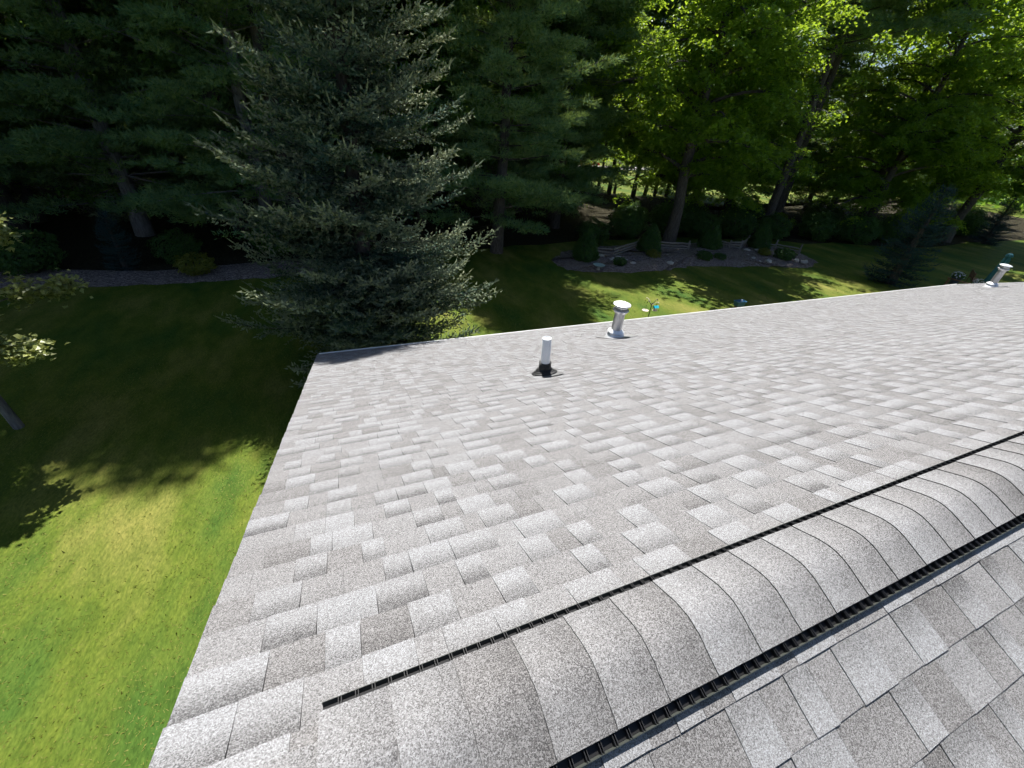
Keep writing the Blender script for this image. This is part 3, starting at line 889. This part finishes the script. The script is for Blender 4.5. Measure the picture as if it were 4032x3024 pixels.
# named single copies
def put(src, x, y, rz, sc, label, group=None, cat=None): return copy_tree(src, (x, y, 0), rz, sc, label, group, cat)
put(m3, -14.8, 27.5, 2.0, .98, "dark leafy tree at the upper left, standing before the pines", "leafy trees behind the lawn")
put(p2, -16.8, 26.0, 2.2, .98, "white pine at the far left with soft blue-green boughs", "pines at the back of the lawn")
put(p1, -2.6, 24.6, 4.0, .95, "white pine just left of the big spruce, boughs low over the mulch", "pines at the back of the lawn")
put(m1, 53.5, 21.0, 2.4, (1.05, 1.05, .95), "yellow-green maple at the right edge of the picture", "leafy trees behind the lawn")
put(m2, 32.0, 31.5, 3.9, 1.0, "leafy maple between the thick maple trunk and the tall bare pine", "leafy trees behind the lawn")
put(m1, 62.0, 28.0, 4.6, 1.0, "leafy maple far right, behind the small dark spruce", "leafy trees behind the lawn")
put(m2, 51.0, 27.5, .4, 1.05, "leafy maple behind the blue spruce, farther into the wood", "leafy trees behind the lawn")
put(p2, 15.4, 27.5, 1.3, 1.0, "shaded pine behind the left end of the split rail fence", "pines at the back of the lawn")
put(m1, 14.6, 33.0, 1.6, 1.15, "bright leafy tree showing above and behind the sunlit pine", "leafy trees behind the lawn")
put(m3, 5.5, 31.0, 1.0, 1.0, "dark leafy tree between the big spruce and the sunlit pine", "leafy trees behind the lawn")

for x, y, rz, sc, l in ((-13.6, 27.4, .6, 1.2, "tall bare-trunked pine added to shade the lawn at the far left, before the leafy tree"), (-4.2, 27.3, 1.9, 1.20, "tall bare-trunked pine added for lawn shade left of the big spruce, behind the mulch"),
                        (39.5, 28.5, 4.4, 1.22, "tall bare-trunked pine added for lawn shade right of the fence, behind the blue spruce"),
                        (-21.5, 24.0, 2.5, 1.15, "tall bare-trunked pine added for lawn shade at the left picture edge, nearest the lawn")):
    put(p3, x, y, rz, sc, l, "pines at the back of the lawn")  # copies added to shade the lawn, crowns above the view
put(p3, -1.3, 23.9, 4.9, 1.06, "tall bare-trunked pine added as shade caster directly behind the big spruce", "pines at the back of the lawn")  # hidden by the spruce, added to lengthen the shadow on the left lawn
LT = "thin dark pine trunk standing in front of the sunny far lawn"
for i, (x, y, s) in enumerate([(28.2, 42.0, .9), (29.3, 41.4, 1.25), (30.6, 42.2, .8), (32.0, 40.6, 1.3), (34.4, 41.6, 1.0), (35.3, 41.0, .85), (36.1, 42.0, .9), (37.0, 41.0, 1.1)]):
    put(thin, x, y, i * 1.7, s, LT, "thin pines before the far lawn")

# the rest of the wood: individuals in the shade, rows going back
rgf = np.random.default_rng(5)
LB = {"bgc": ("dark spruce standing deep in the shaded wood behind the lawn", "dark spruces in the wood"),
      "m3": ("dark leafy tree deep in the wood behind the front trees", "leafy trees deep in the wood"),
      "m2": ("dark leafy tree deep in the wood behind the front trees", "leafy trees deep in the wood"),
      "p2": ("dark pine deep in the wood behind the front trees", "pines deep in the wood")}
SRC = {"bgc": bgc, "m3": m3, "m2": m2, "p2": p2}
for y in (30.0, 35.0, 41.0, 48.0):
    x = -34 - (y - 29) * .5
    while x < 84:
        xx = x + rgf.normal(0, .8); yy = y + rgf.normal(0, .8); ratio = xx / (yy + .34)
        left = ratio < .60
        gap = (.58 < ratio < .93) or (1.66 < ratio < 1.92)
        if not gap and not (ratio > 1.0 and y != 35.0) and not (xx > 40 and yy < 29):
            k = rgf.choice(["bgc", "m3", "p2"], p=[.35, .35, .30]) if left else rgf.choice(["bgc", "m2", "p2"], p=[.2, .6, .2])
            s = rgf.uniform(.9, 1.12)
            put(SRC[k], xx, yy, rgf.uniform(0, 6.28), s, *LB[k])
        x += rgf.uniform(4.0, 5.4) if left else rgf.uniform(6.0, 8.5)

# far woodland beyond the road: reads as one mass
rg = np.random.default_rng(91); chunks = []
for k in range(420):
    a = rg.uniform(-.75, 1.45); d = rg.uniform(105, 135); c = np.array([math.sin(a) * d, math.cos(a) * d, rg.uniform(.5, 15 if a < .5 else 7)])
    n = 60; PP = c + rg.normal(0, 1, (n, 3)) * [3.2, 3.2, 1.8]; PP[:, 2] = np.maximum(.2, PP[:, 2])
    V, T = kite_leaves(PP, unit(rg.normal(size=(n, 3)) + [0, 0, 1]), 1.1, rg); chunks.append((V, T, np.tile(np.clip(rg.normal(.5, .25, n), 0, 1), 2)))
tag(obj("distant_woodland", leaf_mesh("distant_woodland", chunks), None, MAT['maple_dark']), "distant leafy woodland beyond the road", "woodland", kind="stuff")

# small trees
bs = spruce("blue_spruce", 97, 5.4, 2.1, z0=.15, dz=.17, dens=.9, sp_len=.12, sp_w=.022, dense_top=20, mat='bluespruce', droop=.12, per_whorl=(5, 8))
bs.location = (31.4, 13.4, 0); tag(bs, "small blue spruce on the lawn beyond the right part of the roof edge", "spruce")
put(bs, 58.0, 19.8, 2.0, .8, "small dark spruce at the right picture edge, behind the far flue vent", cat="spruce")
put(bs, -8.0, 21.6, 1.0, .42, "knee-high young spruce in the left mulch bed", cat="spruce")

def young_tree():
    rg = np.random.default_rng(101); root = empty("young_maple", (-7.1, 10.5, 0))
    tag(root, "young leafy tree with slanting trunk, cut off by the left picture edge", "tree")
    mb = MB(); s = np.linspace(0, 1, 7)
    P = np.stack([-.25*s**1.3, -.3*s, 8.4*s], 1); mb.tube(P, .085*(1-s)**.7 + .012, 9)
    chunks = []
    tips = []
    for k in range(30):
        u_ = .22 + .76 * k / 29; b = np.array([np.interp(u_, s, P[:, i]) for i in range(3)])
        az = k * 2.4 + 5.6 if k % 3 == 0 else rg.uniform(-1.5, -.1); L = (2.5 - 1.1 * u_) * rg.uniform(.75, 1.1)
        w = np.linspace(0, 1, 6); d = np.array([math.cos(az), math.sin(az)])
        Q = np.stack([b[0] + d[0]*L*w, b[1] + d[1]*L*w, b[2] + L*(.55*w - .25*w*w)], 1)
        mb.tube(Q, .022*(1-w*.85), 5, cap=False); tips.append(Q)
        for c in range(22):
            v = rg.uniform(.3, 1.05); ctr = np.array([np.interp(v, w, Q[:, i]) for i in range(3)]) + rg.normal(0, .10, 3) * [1.2, 1.2, .8]
            n = 30; PP = ctr + rg.normal(0, .11, (n, 3)) * [1, 1, .75]
            V, T = kite_leaves(PP, unit(np.array([0, 0, 1.0]) + rg.normal(0, .42, (n, 3))), .10, rg)
            chunks.append((V, T, np.tile(np.clip(rg.normal(.5, .25, n), 0, 1), 2)))
    obj("trunk", auto_smooth(mb.mesh("trunk"), 60), root, MAT['bark_pale']); obj("crown", leaf_mesh("crown", chunks), root, MAT['young'])
young_tree()

# ------------------------------------------------------------------ bed planting, fence, rocks
arb = bush("arborvitae", 111, .80, 1.75, 5200, .085, 'shrub', cone=True); arb.location = (13.5, 20.0, 0.1)
tag(arb, "round-topped dark evergreen shrub at the left end of the fence", "shrub", "evergreen shrubs along the fence")
for x, y, s, l in ((18.6, 20.75, 1.0, "dark evergreen shrub between the two left runs of the fence"), (23.8, 20.9, 1.05, "dark evergreen shrub in front of the gap in the fence"), (28.4, 20.7, 1.0, "dark evergreen shrub at the right bend of the fence")):
    put(arb, x, y, x, s, l, "evergreen shrubs along the fence").location.z = .12
gold = bush("golden_shrub", 121, .42, .5, 1300, .06, 'goldshrub'); gold.location = (18.0, 19.5, .16)
tag(gold, "low yellow-green shrub in the middle left of the rock bed", "shrub", "low shrubs in the rock bed")
put(gold, 26.9, 19.0, 1, 1.0, "low yellow-green shrub at the right of the rock bed", "low shrubs in the rock bed").location.z = .16
grn = bush("low_shrub", 131, .5, .55, 1300, .07, 'shrub'); grn.location = (21.4, 18.8, .14)
tag(grn, "low dark green shrub in the centre of the rock bed, left of its twin", "shrub", "low shrubs in the rock bed")
for x, y, s, l in ((22.6, 18.7, .8, "smaller low green shrub in the centre of the rock bed"), (27.9, 18.2, 1.3, "wide low dark shrub at the right end of the rock bed"), (15.0, 18.7, .8, "low green shrub beside the pale bowl in the rock bed")):
    put(grn, x, y, x * 2, s, l, "low shrubs in the rock bed").location.z = .12
und = bush("woodland_shrub", 141, 1.3, 1.9, 3800, .11, 'shrub'); und.location = (26.0, 24.2, 0)
tag(und, "leafy undergrowth shrub in the shade behind the fence", "shrub", "undergrowth shrubs behind the fence")
for i, (x, y, s) in enumerate([(16.2, 23.6, .8), (19.5, 24.6, 1.0), (29.3, 24.0, 1.1), (32.5, 23.2, 1.0), (37.5, 22.8, 1.1), (40.5, 21.5, 1.2), (24.0, 25.5, 1.2), (45.0, 21.5, 1.0), (21.5, 26.8, 1.0), (27.5, 27.0, 1.0), (50.0, 23.0, 1.2), (55.0, 23.5, 1.3), (60.0, 22.5, 1.2), (43.0, 26.5, 1.2), (36.0, 29.0, 1.2), (65.0, 25.0, 1.3)]):
    put(und, x, y, i * 1.9, s, "leafy undergrowth shrub in the shade behind the fence", "undergrowth shrubs behind the fence")
for i, (x, y, s, l) in enumerate([(-11.0, 21.6, .9, "leafy shrub at the far left of the left mulch bed"), (-6.2, 22.4, .7, "leafy shrub below the pale pine trunk in the left mulch bed"), (-2.4, 23.0, .9, "leafy shrub beside the big spruce in the left mulch bed")]):
    put(und, x, y, i * 2.2 + 1, s, l, "shrubs in the left mulch bed")
put(gold, -5.3, 20.6, 2, 1.7, "yellow-green shrub at the front of the left mulch bed", "shrubs in the left mulch bed")

def rail(mb_parent, a, b, w=.085, seed=0):
    rg = np.random.default_rng(seed); a = np.array(a, float); b = np.array(b, float)
    P = np.stack([a + (b - a) * t + rg.normal(0, .012, 3) for t in np.linspace(-.04, 1.04, 5)])
    mb = MB(); mb.tube(P, w / 2 * rg.uniform(.85, 1.15, 5), 6); obj("rail", mb.mesh("rail"), mb_parent, MAT['rail'])
def fence_run(label, pts, n_r=3, seed=0):
    e = empty("split_rail_fence", (pts[0][0], pts[0][1], .1)); tag(e, label, "fence", "split rail fence runs")
    o = np.array([pts[0][0], pts[0][1], .1])
    for i in range(len(pts) - 1):
        a, b = np.array((*pts[i], 0)), np.array((*pts[i+1], 0))
        for k in range(n_r):
            rail(e, a - [o[0], o[1], 0] + [0, 0, .16 + .17 * k + .05 * (i % 2)], b - [o[0], o[1], 0] + [0, 0, .16 + .17 * k + .05 * (i % 2)], .10, seed + i * 7 + k)
    for i, p_ in enumerate(pts):
        mb = MB(); q = np.array((*p_, 0)) - [o[0], o[1], 0]; mb.tube(np.stack([q + [.03, .03, -.1], q + [.03, .035, .68]]), .055, 7); obj("post", mb.mesh("post"), e, MAT['rail'])
fence_run("weathered zigzag split rail fence at the left of the rock bed", [(14.3, 20.5), (15.45, 20.0), (18.2, 21.35)], 3, 1)
fence_run("weathered straight split rail fence in the middle of the rock bed", [(19.6, 21.3), (21.8, 20.7)], 3, 2)
fence_run("weathered split rail fence bending back at the right of the rock bed", [(24.6, 21.6), (25.4, 20.6), (26.35, 20.5), (28.4, 21.7)], 3, 3)
fence_run("short split rail fence running down the right end of the rock bed", [(28.9, 20.6), (29.7, 20.35), (30.6, 19.1)], 2, 4)

def rock_mesh(seed):
    rg = np.random.default_rng(seed); n, m = 9, 6; V = []
    for i in range(m + 1):
        th = math.pi * i / m
        for j in range(n):
            a = 2*math.pi*j/n; r = 1 + rg.normal(0, .13)
            V.append((r*math.sin(th)*math.cos(a), r*.8*math.sin(th)*math.sin(a), .55*r*math.cos(th) + .3))
    Q = [(i*n+j, i*n+(j+1) % n, (i+1)*n+(j+1) % n, (i+1)*n+j) for i in range(m) for j in range(n)]
    return build("rock", V, [np.array(Q)])
rm = [rock_mesh(k) for k in range(4)]
rg = np.random.default_rng(151)
for i, (x, y) in enumerate([(14.75, 20.2), (15.1, 19.5), (15.7, 19.8), (15.9, 19.3), (15.95, 18.7), (19.8, 20.9), (19.2, 19.6), (18.3, 19.0), (18.4, 18.4), (21.3, 20.4), (23.2, 20.3), (24.8, 20.2), (25.6, 19.1), (25.3, 18.4), (25.3, 17.9), (25.9, 17.75), (26.6, 20.1), (27.6, 20.1), (28.5, 17.7), (28.7, 17.3), (29.3, 19.0)]):
    o = obj("rock", rm[i % 4], None, MAT['rock']); s = rg.uniform(.13, .27); o.scale = (s, s, s); o.rotation_euler = (0, 0, rg.uniform(0, 6)); o.location = (x, y, .13)
    tag(o, "pale field rock lying on the mulch before the split rail fence", "rock", "rocks in the fenced bed")
e = empty("garden_bowl", (13.4, 18.35, .05)); tag(e, "pale blue-green bowl standing in the rock bed", "bowl")
mb = MB(); mb.lathe([(.0, .0), (.10, .0), (.08, .10), (.07, .16)], 16); obj("foot", mb.mesh("foot"), e, MAT['rock'])
mb = MB(); mb.lathe([(.06, .16), (.20, .20), (.31, .27), (.33, .28), (.30, .275), (.18, .225), (.0, .21)], 20); obj("basin", auto_smooth(mb.mesh("basin")), e, simple("bowl_glaze", (.30, .42, .40), .4))

# ------------------------------------------------------------------ lawn furniture
e = empty("bird_feeder_pole", (9.62, 9.72, 0)); tag(e, "thin black pole with curled arms and hanging feeders beyond the roof edge", "bird feeder")
mb = MB(); mb.tube([(0, 0, 0), (0, 0, 2.0)], .014, 8); obj("pole", mb.mesh("pole"), e, MAT['iron'])
for k, a in enumerate((.2, 1.9, 3.3, 4.9)):
    t = np.linspace(0, 1, 9); r = .25 * np.sin(t * 1.75) / math.sin(1.57); zz = 1.92 + .20 * np.sin(t * math.pi * .78) - .02 * t
    mb = MB(); mb.tube(np.stack([r*math.cos(a), r*math.sin(a), zz], 1), .010, 6); obj("arm", mb.mesh("arm"), e, MAT['cream'] if k % 2 else MAT['iron'])
fe = empty("hanging_feeder", (9.62 + .25*math.cos(3.3), 9.72 + .25*math.sin(3.3), 1.76), 0, .75); tag(fe, "cream tray feeder hanging from the left arm of the feeder pole", "bird feeder")
mb = MB(); mb.lathe([(0, 0), (.13, 0), (.15, .04), (.14, .04), (.12, .012), (0, .012)], 14); obj("tray", mb.mesh("tray"), fe, MAT['cream'])
mb = MB(); mb.tube([(0, 0, .012), (0, 0, .30)], .006, 5); obj("hanger", mb.mesh("hanger"), fe, MAT['iron'])
fe = empty("hanging_feeder", (9.62 + .26*math.cos(.2), 9.72 + .26*math.sin(.2), 1.74), 0, .75); tag(fe, "bright cyan roofed feeder hanging from the right arm of the feeder pole", "bird feeder")
mb = MB(); V = [(-.12, -.10, .08), (.12, -.10, .08), (.12, .10, .08), (-.12, .10, .08), (-.12, 0, .17), (.12, 0, .17)]; mb.add(V, T=[(0, 4, 3), (1, 2, 5)], Q=[(0, 1, 5, 4), (2, 3, 4, 5), (0, 3, 2, 1)]); obj("roof", mb.mesh("roof"), fe, MAT['cyan'])
mb = MB(); mb.box((-.07, -.05, -.06), (.07, .05, .079)); mb.box((-.10, -.08, -.075), (.10, .08, -.0605)); obj("body", mb.mesh("body"), fe, MAT['cream'])
mb = MB(); mb.tube([(0, 0, .165), (0, 0, .34)], .006, 5); obj("hanger", mb.mesh("hanger"), fe, MAT['iron'])

e = empty("blue_planter", (17.0, 12.05, .08), 0, .75); tag(e, "small blue trough planter on the shaded lawn just beyond the roof edge", "planter")
mb = MB(); z0, z1 = .30, .62
V = [(-.26, -.14, z0), (.26, -.14, z0), (.26, .14, z0), (-.26, .14, z0), (-.36, -.2, z1), (.36, -.2, z1), (.36, .2, z1), (-.36, .2, z1), (-.33, -.17, z1), (.33, -.17, z1), (.33, .17, z1), (-.33, .17, z1), (-.30, -.15, z1-.08), (.30, -.15, z1-.08), (.30, .15, z1-.08), (-.30, .15, z1-.08)]
mb.add(V, Q=[(0, 3, 2, 1)] + [(i, (i+1) % 4, 4+(i+1) % 4, 4+i) for i in range(4)] + [(4+i, 4+(i+1) % 4, 8+(i+1) % 4, 8+i) for i in range(4)] + [(8+i, 8+(i+1) % 4, 12+(i+1) % 4, 12+i) for i in range(4)] + [(12, 13, 14, 15)])
obj("trough", mb.mesh("trough"), e, MAT['blue'])
for sx in (-.2, .2):
    mb = MB(); mb.box((sx - .03, -.1, 0), (sx + .03, .1, z0 - .001)); obj("leg", mb.mesh("leg"), e, MAT['wood'])
mb = MB(); mb.lathe([(0, .54), (.05, .54), (.055, .66), (.03, .70), (0, .71)], 10, c=(.1, 0, 0)); obj("ornament", mb.mesh("ornament"), e, MAT['petal'])

e = empty("patio_umbrella", (35.9, 10.75, 0)); tag(e, "folded teal patio umbrella behind the far flue vent", "umbrella")
mb = MB(); mb.tube([(0, 0, .06), (0, 0, 2.55)], .02, 8); obj("pole", mb.mesh("pole"), e, MAT['wood'])
n = 16; mb = MB(); prof = [(.26, .75), (.25, .95), (.20, 1.4), (.16, 1.9), (.14, 2.15), (.10, 2.25), (.16, 2.32), (.13, 2.42), (.03, 2.5)]
V = []
for r, z in prof:
    for j in range(n): V.append(((r * (1.12 if j % 2 else .78)) * math.cos(j*2*math.pi/n), (r * (1.12 if j % 2 else .78)) * math.sin(j*2*math.pi/n), z))
mb.add(V, Q=[(i*n+j, i*n+(j+1) % n, (i+1)*n+(j+1) % n, (i+1)*n+j) for i in range(len(prof)-1) for j in range(n)]); obj("canopy", mb.mesh("canopy"), e, MAT['teal'])
mb = MB(); mb.lathe([(0, 0), (.28, 0), (.28, .04), (.06, .10), (.0, .10)], 20); obj("base", mb.mesh("base"), e, MAT['pot'])

def flower_pot(label, x, y, s, seed):
    e = empty("flower_pot", (x, y, 0), 0, s); tag(e, label, "flower pot", "flower pots by the umbrella")
    rg = np.random.default_rng(seed)
    mb = MB(); mb.lathe([(0, 0), (.22, 0), (.32, .48), (.34, .48), (.34, .54), (.30, .54), (.28, .46), (0, .46)], 20); obj("pot", auto_smooth(mb.mesh("pot")), e, MAT['pot'])
    n = 500; d = unit(rg.normal(size=(n, 3))); P = d * [.38, .38, .26] * rg.uniform(.5, 1, (n, 1)) + [0, 0, .66]
    V, T = kite_leaves(P, unit(d + [0, 0, .6]), .09, rg); obj("foliage", leaf_mesh("foliage", [(V, T, np.full(2*n, .4))]), e, MAT['shrub'])
    n = 90; d = unit(rg.normal(size=(n, 3)) + [0, 0, .4]); P = d * [.42, .42, .30] + [0, 0, .68]
    V, T = kite_leaves(P, unit(d + [0, 0, .6]), .10, rg); tag(obj("flowers", build("flowers", V, [T]), e, MAT['petal']), kind="stuff")
flower_pot("grey pot of white flowers left of the folded umbrella", 36.6, 12.5, .8, 5)
flower_pot("small pot of white flowers beside the folded umbrella base", 36.2, 11.2, .8, 6)
e = empty("garden_bench", (37.4, 11.9, 0), .5); tag(e, "brown wooden garden bench behind the small pot of flowers", "bench")
for k in range(4):
    mb = MB(); mb.box((-.7, -.2 + k*.11, .42), (.7, -.11 + k*.11, .45)); obj("seat_slat", mb.mesh("seat_slat"), e, MAT['wood'])
for k in range(3):
    mb = MB(); mb.box((-.7, .27, .55 + k*.13), (.7, .30, .64 + k*.13)); obj("back_slat", mb.mesh("back_slat"), e, MAT['wood'])
for sx in (-.62, .62):
    mb = MB(); mb.box((sx - .03, .235, 0), (sx + .03, .268, .92)); obj("leg", mb.mesh("leg"), e, MAT['wood'])
    mb = MB(); mb.box((sx - .03, -.19, 0), (sx + .03, -.13, .419)); obj("leg", mb.mesh("leg"), e, MAT['wood'])
e = empty("wooden_railing", (33.2, 11.6, 0)); tag(e, "low brown wooden railing on the lawn beyond the roof's right end", "railing")
for y in (0, -1.5, -3.0):
    mb = MB(); mb.box((-.04, y - .04, 0), (.04, y + .04, .86)); obj("post", mb.mesh("post"), e, MAT['wood'])
for z in (.3, .88):
    mb = MB(); mb.box((-.05, -3.1, z - .02), (.05, .1, z + .02)); obj("rail", mb.mesh("rail"), e, MAT['wood'])

# parked car far beyond the wood
e = empty("parked_car", (41.5, 66.6, .03), .12); tag(e, "small red car parked far off beyond the thin pine trunks", "car")
mb = MB()
sec = [(-2.1, .35, .62), (-2.0, .35, .85), (-.9, .35, .92), (.9, .35, .95), (1.9, .35, .90), (2.1, .35, .6)]
V = []
for x, z0, z1 in sec:
    V += [(x, -.85, z0), (x, .85, z0), (x, .80, z1), (x, -.80, z1)]
mb.add(V, Q=[(4*i+j, 4*i+(j+1) % 4, 4*i+4+(j+1) % 4, 4*i+4+j) for i in range(5) for j in range(4)] + [(0, 3, 2, 1), (20, 21, 22, 23)]); obj("body", mb.mesh("body"), e, MAT['carred'])
mb = MB(); V = [(-.9, -.78, .93), (1.6, -.78, .93), (1.6, .78, .93), (-.9, .78, .93), (-.3, -.62, 1.42), (1.1, -.62, 1.42), (1.1, .62, 1.42), (-.3, .62, 1.42)]
mb.add(V, Q=[(0, 1, 5, 4), (1, 2, 6, 5), (2, 3, 7, 6), (3, 0, 4, 7), (4, 5, 6, 7)]); obj("window", mb.mesh("window"), e, MAT['glass'])
mb = MB(); mb.box((-.3, -.62, 1.421), (1.1, .62, 1.45)); obj("roof", mb.mesh("roof"), e, MAT['carred'])
for x in (-1.35, 1.3):
    for y in (-.86, .86):
        mb = MB(); mb.tube([(x, y - .09, .32), (x, y + .09, .32)], .32, 16); obj("wheel", mb.mesh("wheel"), e, MAT['tyre'])

# things alike in a row: name each by its place, counted from the left as seen from the roof
ORD = ["leftmost", "second", "third", "fourth", "fifth", "sixth", "seventh", "eighth", "ninth", "tenth", "eleventh", "twelfth", "thirteenth", "fourteenth", "fifteenth", "sixteenth", "seventeenth", "eighteenth", "nineteenth", "twentieth", "twenty-first", "twenty-second"]
def count_off(group, text):
    L = [o for o in scene.objects if o.parent is None and o.get("group") == group]
    L.sort(key=lambda o: o.location.x / (o.location.y + .34))
    for i, o in enumerate(L): o["label"] = "%s, %s" % (text, ORD[i] if i == 0 else ORD[i] + " from the left")
count_off("rocks in the fenced bed", "pale field rock on the mulch before the split rail fence")
count_off("thin pines before the far lawn", "thin dark pine trunk before the sunny far lawn")
count_off("undergrowth shrubs behind the fence", "leafy undergrowth shrub in the shade behind the fence")

# ------------------------------------------------------------------ grass blades where the lawn is close
def grass(name, regions, seed):
    rg = np.random.default_rng(seed); Vs = []; Ts = []; To = []; n0 = 0
    for (x0, x1, y0, y1, n, h, w) in regions:
        x = rg.uniform(x0, x1, n); y = rg.uniform(y0, y1, n)
        keep = ~((x > wx0 - .05) & (y < WALL_Y + .05))
        x, y = x[keep], y[keep]; n = len(x)
        pt = np.sin(x*1.9 + 1.3*np.sin(y*.8)) * .5 + np.sin(y*1.3 - x*.7 + 2) * .5 + rg.normal(0, .6, n)
        a = rg.uniform(0, 6.283, n); L = h * rg.uniform(.5, 1.4, n)
        D = unit(np.stack([rg.normal(.15, .7, n), rg.normal(.1, .7, n), np.full(n, .16)], 1))
        s = np.stack([np.cos(a), np.sin(a), a*0], 1)
        P = np.stack([x, y, np.full(n, -.004)], 1); W = (w * rg.uniform(.6, 1.4, n))[:, None]
        V = np.stack([P - s*W, P + s*W, P + D*L[:, None]], 1).reshape(-1, 3)
        i = np.arange(n)*3 + n0; Ts.append(np.stack([i, i+1, i+2], 1)); Vs.append(V); To.append(np.clip(.42 + .22*pt, 0, 1)); n0 += len(V)
    o = obj(name, build(name, np.vstack(Vs), [np.vstack(Ts)], [np.concatenate(To)]), None, MAT['blade'])
    return tag(o, "short mown grass of the sunny and shaded lawn", "grass", kind="stuff")
grass("grass", [(-9.5, -.1, .2, 13.5, 60000, .055, .009), (3.0, 30.0, 8.0, 18.0, 25000, .075, .018)], 7)
